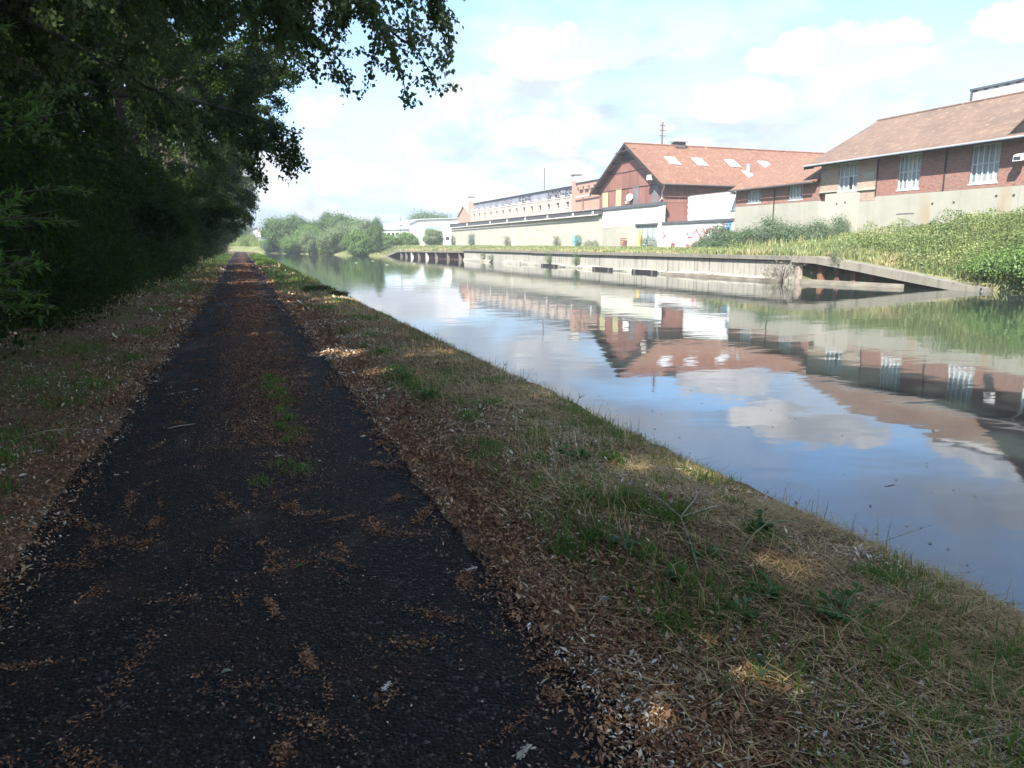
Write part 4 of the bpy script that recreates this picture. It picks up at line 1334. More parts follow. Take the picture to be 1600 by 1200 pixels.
MB().hexa([(WX - 0.75, 32.6, 6.58), (WX - 0.45, 32.6, 6.62), (WX - 0.45, 33.15, 6.62), (WX - 0.75, 33.15, 6.58), (WX - 0.7, 32.6, 6.92), (WX - 0.4, 32.6, 7.05), (WX - 0.4, 33.15, 7.05), (WX - 0.7, 33.15, 6.92)]).build('lamp_head', M['white'], t)
MB().box(WX - 0.768, WX - 0.752, 32.66, 33.09, 6.64, 6.84).build('lamp_glass', M['dark_pane'], t)
MB().tube([(WX - 0.45, 32.9, 6.8), (WX - 0.02, 32.9, 6.8)], 0.04, 6).build('bracket', M['galv'], t)

# white block behind
wb = thing('white_hall', 'plain white hall with dark roof edge rising behind the warehouse roof', 'building', (55, 30, BZ))
XW = 54.6
MB().box(XW, XW + 18, 8.0, 44.9, BZ, 13.42).build('wall', M['white'], wb)
MB().box(XW - 0.08, XW - 0.003, 44.9 - 0.14, 44.96, BZ, 13.43).build('corner_trim', M['slate'], wb)
MB().box(XW - 0.12, XW + 18.2, 7.9, 45.02, 13.44, 13.60).build('roof_edge', M['slate'], wb)
for k in range(30):
    MB().box(XW - 0.05, XW - 0.003, 44.4 - k * 0.85, 44.7 - k * 0.85, 13.34, 13.43).build('edge_tooth', M['slate'], wb)

# ================================================================== factory with the painted fascia
FX = 52.0
fb = thing('factory', 'long pale brick factory with lettering on a grey fascia', 'factory', (FX, 143, BZ))
Y0, Y1 = 113.4, 171.8
win = []
k = 0
yy = 117.0
piers = []
bay = (171.3 - 114.0) / 14
for i in range(14):
    c = 114.0 + bay * (i + 0.5)
    win.append((c - 0.62, c + 0.55, 7.85 if i < 11 else 6.9, 8.75))
brick_wall(fb, FX, Y0, Y1, 5.0, 9.40, win, M['brick_cream'], 0.4)
for i, (a, c, za, zb) in enumerate(win):
    o = MB().box(FX + 0.3, FX + 0.34, a, c, za, zb).build('window', M['dark_pane'], fb)
    MB().box(FX - 0.06, FX + 0.01, a - .1, c + .1, za - .14, za).build('sill', M['cream_white'], o)
for i in range(15):
    c = 114.0 + bay * i
    MB().box(FX - 0.16, FX - 0.002, c - 0.35, c + 0.35, 5.0, 9.62).build('pilaster', M['brick_cream'], fb)
    MB().box(FX - 0.20, FX + 0.25, c - 0.42, c + 0.42, 9.64, 9.86).build('pilaster_cap', M['cream_white'], fb)
MB().box(FX - 0.08, FX + 0.4, Y0, Y1, 9.42, 9.54).build('cornice', M['cream_white'], fb)
MB().box(FX + 0.7, FX + 1.0, Y0, 127.6, 9.3, 11.22).build('fascia', M['fascia_sign'], fb)
MB().box(FX + 0.7, FX + 1.0, 127.7, Y1, 9.3, 11.22).build('fascia', M['fascia_sign'], fb)
MB().box(FX + 0.42, FX + 0.98, Y0, Y1, 11.24, 11.40).build('fascia_top', M['slate'], fb)
MB().slab((FX + 0.4, Y0, 11.42), (FX + 14, Y0, 13.0), (FX + 14, Y1, 13.0), (FX + 0.4, Y1, 11.42), 0.12).build('roof', M['zinc'], fb)
MB().slab((FX + 6.0, 103, 12.62), (FX + 16, 103, 13.6), (FX + 16, 125.5, 13.6), (FX + 6.0, 125.5, 12.62), 0.2).build('roof_light', M['zinc'], fb)
for (a, lb) in ((113.0, 'right end'), (171.9, 'left end')):
    pp = MB().box(FX - 0.35, FX + 0.75, a - 0.55, a + 0.55, 5.0, 11.75).build('end_pier', M['brick_pink'], fb)
    MB().box(FX - 0.42, FX + 0.82, a - 0.62, a + 0.62, 11.77, 12.72).build('cap', M['cream_white'], pp)
    MB().box(FX - 0.58, FX + 0.95, a - 0.80, a + 0.80, 12.74, 12.94).build('cap_slab', M['coping_concrete'], pp)

# painted lettering, built as flat letter shapes proud of the fascia
GL = {
    'N': [[(0, 0), (0, 1), (1, 0), (1, 1)]], 'O': [[(0.2, 0), (0, .25), (0, .75), (.2, 1), (.8, 1), (1, .75), (1, .25), (.8, 0), (.2, 0)]],
    'R': [[(0, 0), (0, 1), (.75, 1), (1, .8), (.75, .5), (0, .5)], [(.5, .5), (1, 0)]], 'D': [[(0, 0), (0, 1), (.6, 1), (1, .7), (1, .3), (.6, 0), (0, 0)]],
    'E': [[(1, 0), (0, 0), (0, 1), (1, 1)], [(0, .5), (.8, .5)]], 'S': [[(0, .12), (.3, 0), (.8, 0), (1, .25), (.7, .5), (.3, .5), (0, .75), (.2, 1), (.7, 1), (1, .88)]],
    'T': [[(.5, 0), (.5, 1)], [(0, 1), (1, 1)]], 'A': [[(0, 0), (.5, 1), (1, 0)], [(.22, .38), (.78, .38)]], 'I': [[(.5, 0), (.5, 1)]], '-': [[(.1, .5), (.9, .5)]],
}


def lettering(text, y_start, step, z0, hgt, wid, mat, x, lw):
    """reads from left (larger y) to right in the view"""
    yy = y_start
    for ch in text:
        if ch in GL:
            pol = [[(yy - px * wid, z0 + pz * hgt) for px, pz in pl] for pl in GL[ch]]
            strokes('letter', mat, fb, x, pol, lw)
        yy -= step


lettering('NORD-EST', 125.9, 1.52, 9.62, 1.12, 1.0, M['letter'], FX + 0.70, 0.26)
lettering('ATIONS', 156.0, 2.0, 9.75, 1.0, 1.2, M['letter_faint'], FX + 0.70, 0.26)
lettering('SENE', 141.0, 1.75, 9.68, 1.05, 1.1, M['letter'], FX + 0.70, 0.26)

# brick wing between the factory and the barn
fw = thing('brick_wing', 'pink brick wing between the lettered factory and the rust red barn', 'building', (FX, 106, BZ))
MB().box(FX, FX + 12, 92.6, 112.3, BZ, 9.7).build('wall', M['brick_pink'], fw)
MB().box(FX + 0.25, FX + 12, 92.6, 112.3, 9.72, 11.5).build('upper_wall', M['brick_pink'], fw)
for k in range(9):
    MB().box(FX - 0.12, FX + 0.24, 94.2 + k * 2.0, 95.4 + k * 2.0, 10.35, 10.75).build('brick_corbel', M['brick_pink'], fw)
MB().box(FX - 0.06, FX + 0.22, 92.8, 112.2, 10.78, 11.46).build('parapet', M['brick_pink'], fw)
MB().slab((FX - 0.3, 92.5, 11.56), (FX + 12, 92.5, 12.9), (FX + 12, 112.4, 12.9), (FX - 0.3, 112.4, 11.56), 0.1).build('roof', M['zinc'], fw)
MB().tube([(FX - 0.35, 112.2, 9.15), (FX - 0.35, 93.0, 9.45)], 0.10, 6).build('gutter', M['pale_pipe'], fw)
MB().tube([(FX - 0.2, 109.6, 9.0), (FX - 0.2, 109.6, 6.0)], 0.09, 6).build('downpipe', M['rust'], fw)

gh = thing('gabled_house', 'small pink brick gable house at the left end of the factory', 'house', (FX, 177.5, BZ))
MB().prism([(FX, 172.6, 3.0), (FX, 182.6, 3.0), (FX, 182.6, 8.6), (FX, 177.6, 10.9), (FX, 172.6, 8.6)], (9, 0, 0)).build('wall', M['brick_pink'], gh)
for (ya, yb) in ((172.2, 177.6), (177.6, 183.0)):
    za, zb = (8.55, 11.05) if ya < 175 else (11.05, 8.55)
    MB().slab((FX - .3, ya, za), (FX + 9.2, ya, za), (FX + 9.2, yb, zb), (FX - .3, yb, zb), 0.14).build('roof', M['brick_pale'], gh)
ch = MB().box(FX + 1, FX + 2, 182.2, 183.6, 8.0, 10.4).build('chimney', M['brick_pale'], gh)
MB().box(FX + .9, FX + 2.1, 182.1, 183.7, 10.41, 10.6).build('cap', M['cream_white'], ch)

# ================================================================== white warehouse in the distance
wh = thing('white_depot', 'white depot building with a pale blue stripe beyond the concrete shed', 'building', (48, 205, BZ))
MB().prism([(44.6, 205, BZ - 1), (74, 205, BZ - 1), (74, 205, 7.6), (60, 205, 9.1), (46.2, 205, 8.5), (44.6, 205, 7.4)], (0, 30, 0)).build('wall', M['white'], wh)
MB().slab((44.0, 204.5, 7.45), (46.4, 204.5, 8.65), (46.4, 236, 8.65), (44.0, 236, 7.45), 0.12).build('roof', M['white'], wh)
MB().slab((46.4, 204.5, 8.65), (60, 204.5, 9.25), (60, 236, 9.25), (46.4, 236, 8.65), 0.12).build('roof', M['white'], wh)
MB().slab((60, 204.5, 9.25), (74.5, 204.5, 7.7), (74.5, 236, 7.7), (60, 236, 9.25), 0.12).build('roof', M['white'], wh)
MB().box(45.2, 73.9, 204.93, 204.995, 6.15, 6.85).build('blue_band', M['blue_stripe'], wh)
MB().box(49.9, 53.6, 204.9, 204.99, BZ, 5.4).build('door', M['board_grey'], wh)
MB().box(54.6, 55.6, 204.9, 204.99, 3.0, 4.0).build('window', M['dark_pane'], wh)
lw = thing('low_depot', 'low white annexe with a row of small windows near the willows', 'building', (38, 207, BZ))
MB().box(31.0, 44.5, 206, 226, BZ - 1, 5.7).build('wall', M['white'], lw)
MB().slab((30.6, 205.6, 5.75), (44.55, 205.6, 6.1), (44.55, 226.4, 8.0), (30.6, 226.4, 7.6), 0.15).build('roof', M['blue_roof'], lw)
for k in range(5):
    MB().box(36.0 + k * 1.15, 36.8 + k * 1.15, 205.93, 205.995, 4.2, 5.0).build('window', M['dark_pane'], lw)
MB().box(42.4, 43.5, 205.93, 205.995, 4.35, 5.1).build('window', M['dark_pane'], lw)
MB().box(31.0, 44.5, 205.9, 205.99, 3.5, 3.62).build('ledge', M['pale_pipe'], lw)

fh = thing('cream_house', 'small cream house end seen past the far trees on the left', 'house', (5.5, 285, 0.5))
MB().prism([(3.6, 285, 0), (7.3, 285, 0), (7.3, 285, 6.4), (5.9, 285, 7.7), (3.6, 285, 6.9)], (0, 9, 0)).build('wall', M['cream_white'], fh)
MB().slab((3.2, 284.6, 6.9), (5.9, 284.6, 7.9), (5.9, 294.4, 7.9), (3.2, 294.4, 6.9), 0.15).build('roof', M['tile_old'], fh)
MB().slab((5.9, 284.6, 7.9), (7.7, 284.6, 6.3), (7.7, 294.4, 6.3), (5.9, 294.4, 7.9), 0.15).build('roof', M['tile_old'], fh)
MB().box(4.6, 5.3, 284.94, 284.99, 4.2, 5.3).build('window', M['dark_pane'], fh)
fs = thing('white_garage', 'long white garage below the cream house at the bend', 'building', (5, 278, 0.5))
MB().box(1.6, 9.0, 278, 283, -0.2, 3.9).build('wall', M['white'], fs)
MB().slab((1.2, 277.6, 4.0), (9.4, 277.6, 4.3), (9.4, 283.4, 4.5), (1.2, 283.4, 4.2), 0.2).build('roof', M['slate'], fs)

# poles
def pole(label, x, y, z0, z1, arms, r=0.13):
    t = thing('utility_pole', label, 'pole', (x, y, z0), 'utility poles behind the buildings')
    MB().tube([(x, y, z0), (x, y, z1)], [r, r * 0.7], 8).build('shaft', M['pole_wood'], t)
    for z in arms:
        a = MB().box(x - 0.45, x + 0.45, y - 0.05, y + 0.05, z - 0.05, z + 0.05).build('crossarm', M['pole_wood'], t)
        for s_ in (-0.4, 0.4):
            MB().tube([(x + s_, y, z + 0.05), (x + s_, y, z + 0.28)], [0.07, 0.05], 6).build('insulator', M['galv'], a)


pole('dark utility pole with crossarms rising behind the orange barn roof', 57.1, 95.0, 1.0, 18.6, (18.2, 17.5, 16.8), 0.16)
pole('thin grey pole standing behind the lettered factory roof', 58.5, 142.0, 1.0, 16.9, (), 0.16)
pole('thin dark pole in front of the white depot', 41.4, 203.0, 1.0, 9.0, (), 0.12)
pole('short grey pole by the low white annexe', 36.5, 203.0, 1.0, 7.2, (), 0.10)

# ================================================================== row of trees along the left of the path
def poplar_proto(seed, H, rad, z0, n_leaf, size):
    rng = np.random.default_rng(seed)
    tubes, seg = grow(rng, H, rad, z0, 26, 8, 3, droop=0.28, lean=(rng.uniform(0.2, 0.9), rng.normal() * 0.5), r0=0.24)
    tm = tubes_mb(tubes, 8, 0.012)
    me_t = bpy.data.meshes.new('trunk')
    me_t.from_pydata(tm.v, [], tm.f)
    me_t.materials.append(M['bark'])
    V, F, r = leaves_on(seg, n_leaf, size, rng, 0.78, 0.10, 0.7)
    me_c = np_mesh('crown', V, F, r)
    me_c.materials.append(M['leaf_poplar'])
    return me_t, me_c


protos = [poplar_proto(21, 16.0, 6.4, 2.6, 150000, 0.090), poplar_proto(22, 17.5, 6.5, 2.8, 160000, 0.092), poplar_proto(23, 15.5, 6.2, 2.4, 150000, 0.090)]


def row_tree(label, pi, x, y, rz, sc, group='trees lining the left of the path'):
    t = thing('poplar_tree', label, 'tree', (x, y, float(gz(x, y)) - 0.05), group)
    t.rotation_euler = (0, 0, rz)
    t.scale = sc
    link('trunk', protos[pi][0], None, t)
    link('crown', protos[pi][1], None, t)
    return t


ROW = [
    (-4.90, 14.2, 'poplar tree of the left row just beyond the one whose branch hangs into view'),
    (-3.65, 20.5, 'poplar tree of the left row where the tall dark wall of leaves begins to recede'),
    (-3.45, 27.5, 'poplar tree of the left row whose crown bulges into the sky below the hanging branch'),
    (-3.35, 36.0, 'poplar tree of the left row next after the bulging crown'),
    (-3.55, 46.0, 'poplar tree of the left row halfway to the far end of the path'),
    (-3.25, 58.0, 'poplar tree of the left row beyond the middle, low leaves brushing the verge'),
    (-3.35, 73.0, 'poplar tree of the left row, sixth from its far end'),
    (-3.15, 90.0, 'poplar tree of the left row, fifth from its far end'),
    (-3.35, 109.0, 'poplar tree of the left row, fourth from its far end'),
    (-3.25, 130.0, 'poplar tree of the left row, third from its far end'),
    (-4.40, 153.0, 'poplar tree of the left row, second from its far end'),
    (-4.90, 178.0, 'last and farthest poplar tree of the left row, by the cream house'),
    (-7.20, 0.6, 'poplar tree beside the viewer shading the start of the path'),
    (-6.20, -6.5, 'poplar tree just behind the viewer shading the path'),
    (-5.60, -14.5, 'poplar tree well behind the viewer, farther back in the row'),
    (-10.50, 6.0, 'poplar tree in the second line, left of the near willow bush'),
    (-10.80, 17.0, 'poplar tree in the second line behind the dark undergrowth, nearer one'),
    (-11.00, 31.0, 'poplar tree in the second line behind the dark undergrowth, farther one'),
    (-10.60, -5.0, 'poplar tree in the second line, behind the viewer to the left'),
    (-10.20, -14.0, 'poplar tree in the second line, well behind the viewer'),
    (-5.40, -23.0, 'rearmost poplar tree of the row behind the viewer'),
    (-10.90, 47.0, 'poplar tree in the second line behind the undergrowth, halfway along'),
    (-5.60, -2.9, 'unseen poplar tree added behind the viewer on the left to shade the path'),  # added out of view, fills a gap where sun came through
    (-7.80, -10.5, 'unseen poplar tree added farther behind the viewer to block sun flecks on the path'),  # added out of view to keep stray sun off the near path
    (-7.60, 3.8, 'poplar tree set back from the row, left of the near willow'),
]
rr = random.Random(31)
for i, (x, y, lb) in enumerate(ROW):
    k = rr.uniform(0.92, 1.08)
    row_tree(lb, i % 3, x, y, rr.uniform(-0.5, 0.5) + (math.pi if i % 2 and False else 0), (k, k, k * rr.uniform(0.95, 1.08)))

# the tree whose branch hangs over the path into the top of the view
rng = np.random.default_rng(77)
nt_ = thing('poplar_tree', 'nearest poplar tree, its leafy branch hanging over the path at the top', 'tree', (-4.6, 7.6, 0.1), 'trees lining the left of the path')
for o_ in (link('trunk', protos[1][0], None, nt_), link('crown', protos[1][1], None, nt_)):
    o_.location = (-0.9, 0.0, 0.0)
    o_.scale = (0.85, 0.85, 1.0)
btubes, bseg = [], []


def limb(p0, ctrl, r0, n_sub, subL, droop, n_twig=5, u0=0.3):
    """one long limb through control points, with hanging side shoots"""
    pts = [np.array(p0, float)] + [np.array(c, float) for c in ctrl]
    fine = []
    for a, b in zip(pts[:-1], pts[1:]):
        for q in range(3):
            fine.append(a + (b - a) * q / 3 + rng.normal(size=3) * 0.03)
    fine.append(pts[-1])
    m = len(fine) - 1
    btubes.append((fine, [r0 * (1 - 0.88 * q / m) + 0.004 for q in range(m + 1)]))
    for s in range(n_sub):
        u = u0 + (1 - u0) * (s + rng.random()) / n_sub
        f = min(u * m, m - 1e-3)
        j = int(f)
        sp = fine[j] + (fine[j + 1] - fine[j]) * (f - j)
        d = (fine[j + 1] - fine[j])
        d = d / np.linalg.norm(d) * 0.5 + rng.normal(size=3) * 0.55
        d /= np.linalg.norm(d)
        L = subL * rng.uniform(0.5, 1.25) * (1.15 - 0.5 * u)
        ps = [sp]
        for q in range(5):
            d = d + np.array([rng.normal() * 0.1, rng.normal() * 0.1, -droop])
            d /= np.linalg.norm(d)
            ps.append(ps[-1] + d * L / 5)
            bseg.append((ps[-2], ps[-1]))
        btubes.append((ps, [0.012 * (1 - 0.8 * q / 5) + 0.002 for q in range(6)]))
        for w in range(n_twig):
            q = rng.integers(1, 6)
            td = rng.normal(size=3) + np.array([0, 0, -droop * 2])
            td /= np.linalg.norm(td)
            e = ps[q] + td * rng.uniform(0.12, 0.38)
            bseg.append((ps[q], e))
            btubes.append(([ps[q], e], [0.004, 0.002]))


# limbs reaching out over the path (world coordinates)
limb((-4.3, 8.0, 4.6), [(-2.6, 8.6, 5.3), (-0.6, 9.0, 5.2), (1.0, 9.2, 4.6), (2.0, 9.2, 3.95)], 0.07, 26, 1.25, 0.30)
limb((-4.4, 7.8, 5.6), [(-2.4, 8.4, 6.2), (-0.2, 8.8, 6.0), (1.5, 9.0, 5.3), (2.35, 9.0, 4.45)], 0.07, 26, 1.2, 0.30)
limb((-4.3, 8.2, 3.9), [(-2.8, 8.9, 4.6), (-1.0, 9.5, 4.7), (0.3, 9.9, 4.6), (1.1, 10.0, 4.1)], 0.06, 24, 1.1, 0.28)
limb((-4.4, 7.6, 5.0), [(-2.7, 7.9, 5.6), (-0.8, 8.1, 5.5), (0.7, 8.4, 4.9), (1.5, 8.5, 4.2)], 0.06, 24, 1.15, 0.30)
limb((-4.4, 7.9, 6.6), [(-2.0, 8.6, 7.4), (0.4, 9.0, 7.0), (2.0, 9.2, 6.0), (2.8, 9.3, 5.0)], 0.07, 22, 1.2, 0.25)
limb((-4.3, 7.6, 3.2), [(-3.0, 8.6, 3.9), (-1.6, 9.4, 3.8), (-0.6, 9.8, 3.2)], 0.05, 20, 1.0, 0.26)
limb((-4.4, 8.0, 5.2), [(-2.8, 9.3, 6.0), (-1.2, 10.4, 6.0), (0.2, 11.2, 5.4), (0.9, 11.4, 4.6)], 0.06, 26, 1.3, 0.28)
limb((-4.4, 8.0, 4.4), [(-2.9, 9.0, 5.0), (-1.6, 9.6, 5.0), (-0.4, 9.9, 4.5)], 0.06, 24, 1.2, 0.28)
limb((-4.4, 8.2, 5.0), [(-2.6, 9.0, 5.6), (-0.8, 9.4, 5.6), (0.5, 9.5, 5.1), (1.25, 9.4, 4.6)], 0.06, 30, 1.0, 0.26)
limb((-4.4, 8.2, 5.8), [(-2.4, 9.2, 6.4), (-0.4, 9.8, 6.2), (1.0, 10.2, 5.7), (2.0, 10.3, 5.0)], 0.06, 30, 1.1, 0.26)
limb((-4.4, 7.0, 4.2), [(-3.0, 6.6, 5.2), (-1.2, 6.2, 5.3), (0.4, 6.2, 4.9), (1.2, 6.3, 4.4)], 0.06, 22, 1.0, 0.25)
off = np.array([-4.6, 7.6, 0.1])
bm_ = tubes_mb([([p - off for p in pts], rads) for pts, rads in btubes], 6, 0.0)
me = bpy.data.meshes.new('limb')
me.from_pydata(bm_.v, [], bm_.f)
link('limb', me, M['bark'], nt_)
V, F, r = leaves_on([(a - off, b - off) for a, b in bseg], 46000, 0.058, rng, 0.85, 0.035, 0.8)
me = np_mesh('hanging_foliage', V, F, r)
link('hanging_foliage', me, M['leaf_poplar_lit'], nt_)

# ------------------------------------------------------------------ dark bushes at the foot of the trees
def bush_proto(seed, n, rx, ry, rz, size, ratio, mat, n_clump=60, csize=0.28, shell=0.5, stems=7, name='foliage', droop=0.35):
    rng_ = np.random.default_rng(seed)
    V, F, r = clump_leaves(rng_, n, rx, ry, rz * 0.55, rz * 0.52, n_clump, csize, size, ratio, shell, droop)
    me = np_mesh(name, V, F, r)
    me.materials.append(M[mat])
    sm = MB()
    for k in range(stems):
        a = rng_.uniform(0, 6.28)
        q = rng_.uniform(0.3, 0.8)
        sm.tube([(0.1 * math.cos(a), 0.1 * math.sin(a), -0.1), (rx * q * 0.5 * math.cos(a), ry * q * .5 * math.sin(a), rz * 0.4), (rx * q * math.cos(a), ry * q * math.sin(a), rz * 0.8)], [0.03 * rz / 2, 0.02 * rz / 2, 0.006], 5, cap=False)
    ms = bpy.data.meshes.new('stem')
    ms.from_pydata(sm.v, [], sm.f)
    ms.materials.append(M['bark'])
    return me, ms


def put_bush(proto, label, cat, loc, group, name='bush', rz=0.0, sc=(1, 1, 1)):
    t = thing(name, label, cat, loc, group)
    t.rotation_euler = (0, 0, rz)
    t.scale = sc
    link(proto[0].name.split('.')[0], proto[0], None, t)
    link('stem', proto[1], None, t)
    return t


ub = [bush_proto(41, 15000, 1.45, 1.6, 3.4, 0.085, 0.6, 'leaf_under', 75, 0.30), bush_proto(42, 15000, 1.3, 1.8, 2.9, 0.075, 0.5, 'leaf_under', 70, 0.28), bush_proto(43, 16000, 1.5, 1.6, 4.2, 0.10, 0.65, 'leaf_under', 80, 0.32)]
UND = [(-4.10, 7.9, 0), (-3.90, 10.6, 2), (-3.80, 13.0, 1), (-3.60, 15.6, 0), (-3.70, 18.4, 2), (-3.80, 21.5, 1), (-3.80, 25.0, 0), (-3.70, 28.6, 2), (-3.80, 32.5, 1), (-3.80, 37, 0),
       (-3.90, 42, 2), (-3.80, 47.5, 1), (-3.90, 53.5, 0), (-3.80, 60, 2), (-3.90, 68, 1), (-3.90, 77, 0), (-3.90, 88, 2), (-3.90, 101, 1), (-3.90, 118, 0), (-3.90, 138, 2), (-4.00, 160, 1)]
wd = ['nearest dark leafy bush under the trees left of the path', 'second dark bush under the left trees counting from the viewer', 'third dark bush under the left trees counting from the viewer', 'fourth dark bush under the left trees, where the verge widens',
      'fifth dark bush under the left trees counting from the viewer', 'sixth dark bush under the left trees counting from the viewer', 'seventh dark bush under the left trees counting from the viewer', 'eighth dark bush under the left trees counting from the viewer',
      'ninth dark bush under the left trees counting from the viewer', 'tenth dark bush under the left trees counting from the viewer']
for i, (x, y, p) in enumerate(UND):
    s_ = rr.uniform(0.9, 1.12) * (1.0 if i < 10 else 1.25)
    lb = wd[i] if i < 10 else 'dark bush far along the left verge, number %s from the far end' % ['eleven', 'ten', 'nine', 'eight', 'seven', 'six', 'five', 'four', 'three', 'two', 'one'][i - 10]
    put_bush(ub[p], lb, 'bush', (x, y, 0.05), 'dark bushes under the left trees', 'bush', rr.uniform(0, 6.28), (s_, s_, s_ * rr.uniform(0.9, 1.1)))

# thicket behind: one dense mass nobody could count
rng = np.random.default_rng(55)
n = 60000
yy = -26 + 232 * rng.random(n) ** 1.5
xx = -6.0 - 7.0 * rng.random(n) ** 1.2
zz_ = rng.random(n) ** 0.9 * (5.5 + 3.0 * vnoise(xx, yy, 0.3, 8))
d = rng.normal(size=(n, 3))
d[:, 2] -= 0.5
V, F, r = leaf_cloud(np.stack([xx, yy, zz_], 1), d, 0.16 + 0.26 * np.clip(yy / 120, 0, 1), 0.7, rng)
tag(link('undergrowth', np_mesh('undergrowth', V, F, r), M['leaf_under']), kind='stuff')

# ------------------------------------------------------------------ near willow bush with narrow leaves
rng = np.random.default_rng(91)
wb_ = thing('willow_bush', 'bright green willow bush with narrow leaves at the upper left edge', 'bush', (-3.6, 4.6, 0.1))
wt, ws = [], []
off = np.array([-3.6, 4.6, 0.1])
for k in range(30):
    tgt = np.array([rng.uniform(-1.75, -0.98), rng.uniform(5.3, 6.5), rng.uniform(1.7, 2.75)])
    if k > 18:
        tgt = np.array([rng.uniform(-2.0, -1.35), rng.uniform(5.6, 6.8), rng.uniform(0.9, 1.75)])
    if 12 < k <= 18:
        tgt = np.array([rng.uniform(-2.0, -1.3), rng.uniform(5.3, 6.4), rng.uniform(2.5, 3.1)])
    p0 = off + np.array([rng.normal() * 0.15, rng.normal() * 0.15, 0.0])
    midp = p0 * 0.5 + tgt * 0.5 + np.array([-0.35, 0, 0.55 + rng.random() * 0.4])
    ps = [p0 * (1 - t) ** 2 + midp * 2 * t * (1 - t) + tgt * t * t for t in np.linspace(0, 1, 8)]
    wt.append((ps, [0.016 * (1 - t * 0.85) + 0.002 for t in np.linspace(0, 1, 8)]))
    for s_ in range(11):
        u = rng.uniform(0.5, 1.0)
        f = min(u * 7, 6.99)
        j = int(f)
        sp = ps[j] + (ps[j + 1] - ps[j]) * (f - j)
        dd = (ps[j + 1] - ps[j]) / np.linalg.norm(ps[j + 1] - ps[j]) + rng.normal(size=3) * 0.5 + np.array([0.15, 0, 0.05])
        dd /= np.linalg.norm(dd)
        L = rng.uniform(0.15, 0.42)
        e = sp + dd * L
        wt.append(([sp, e], [0.004, 0.0015]))
        ws.append((sp, e))
mb_ = tubes_mb([([p - off for p in pts], rads) for pts, rads in wt], 5)
me = bpy.data.meshes.new('stem')
me.from_pydata(mb_.v, [], mb_.f)
link('stem', me, M['bark'], wb_)
a = np.array([s_[0] for s_ in ws]) - off
b_ = np.array([s_[1] for s_ in ws]) - off
n = 9500
idx = rng.integers(0, len(ws), n)
t_ = rng.random(n)[:, None]
pos = a[idx] * (1 - t_) + b_[idx] * t_
dd = (b_ - a)[idx]
dd = dd / np.linalg.norm(dd, axis=1, keepdims=True) * 1.0 + rng.normal(size=(n, 3)) * 0.55
V, F, r = leaf_cloud(pos, dd, 0.068 * rng.uniform(0.6, 1.25, n), 0.24, rng, 0.6, 0.05)
link('foliage', np_mesh('foliage', V, F, r), M['leaf_willow_near'], wb_)
gb = bush_proto(95, 4500, 0.75, 0.8, 1.35, 0.055, 0.35, 'leaf_willow_near', 34, 0.16)
put_bush(gb, 'low grey green bush at the left edge below the bright willow leaves', 'bush', (-3.0, 7.0, 0.05), 'low bushes at the left edge', 'bush', 0.4)
put_bush(gb, 'lowest dim bush at the left edge of the view beside the littered verge', 'bush', (-3.55, 8.9, 0.05), 'low bushes at the left edge', 'bush', 2.4, (0.9, 0.9, 0.8))

# ================================================================== trees at the bend
def far_tree_proto(seed, mat, n, rx, rz, size, n_clump, csize, shell=0.45, ratio=0.75, zc=None, trunk=True):
    rng_ = np.random.default_rng(seed)
    zc = zc or rz * 1.15
    V, F, r = clump_leaves(rng_, n, rx, rx, rz, zc, n_clump, csize, size, ratio, shell, 0.15, 0.05)
    me = np_mesh('crown', V, F, r)
    me.materials.append(M[mat])
    m = MB()
    m.tube([(0, 0, -0.6), (0.1, 0, zc * 0.5), (0.0, 0.1, zc)], [0.28, 0.2, 0.1], 7, cap=False)
    for k in range(6):
        a = k * 1.05 + rng_.random()
        m.tube([(0.05, 0, zc * (0.35 + 0.07 * k)), (rx * .4 * math.cos(a), rx * .4 * math.sin(a), zc * (.6 + .07 * k)), (rx * .75 * math.cos(a), rx * .75 * math.sin(a), zc * (.8 + .07 * k))], [0.12, 0.07, 0.02], 5, cap=False)
    mt = bpy.data.meshes.new('trunk')
    mt.from_pydata(m.v, [], m.f)
    mt.materials.append(M['bark'])
    return me, mt


FT = {
    'dark': far_tree_proto(61, 'leaf_dark', 15000, 3.6, 4.0, 0.34, 60, 0.75),
    'dark2': far_tree_proto(62, 'leaf_dark', 14000, 3.2, 4.4, 0.34, 55, 0.7),
    'mid': far_tree_proto(63, 'leaf_mid', 14000, 3.6, 3.4, 0.32, 60, 0.7),
    'willow': far_tree_proto(64, 'leaf_willow', 16000, 3.5, 3.3, 0.30, 75, 0.65),
    'willow2': far_tree_proto(65, 'leaf_willow', 15000, 2.9, 3.6, 0.30, 70, 0.6),
    'round': far_tree_proto(66, 'leaf_mid', 13000, 3.2, 2.5, 0.28, 70, 0.5, 0.55, 0.75, 2.3),
    'low': far_tree_proto(67, 'leaf_bush', 9000, 2.4, 1.6, 0.28, 40, 0.5, 0.5, 0.75, 1.5),
    'yellow': far_tree_proto(68, 'leaf_yellow', 9000, 2.8, 1.9, 0.28, 40, 0.5, 0.5, 0.75, 1.7),
}


def far_tree(kind, label, x, y, z, sc, group='trees at the bend of the canal', cat='tree', name='tree'):
    t = thing(name, label, cat, (x, y, z), group)
    t.rotation_euler = (0, 0, rr.uniform(0, 6.28))
    t.scale = (sc[0], sc[1], sc[2] * (0.93 if name == 'tree' else 1.0))
    link('crown', FT[kind][0], None, t)
    link('trunk', FT[kind][1], None, t)


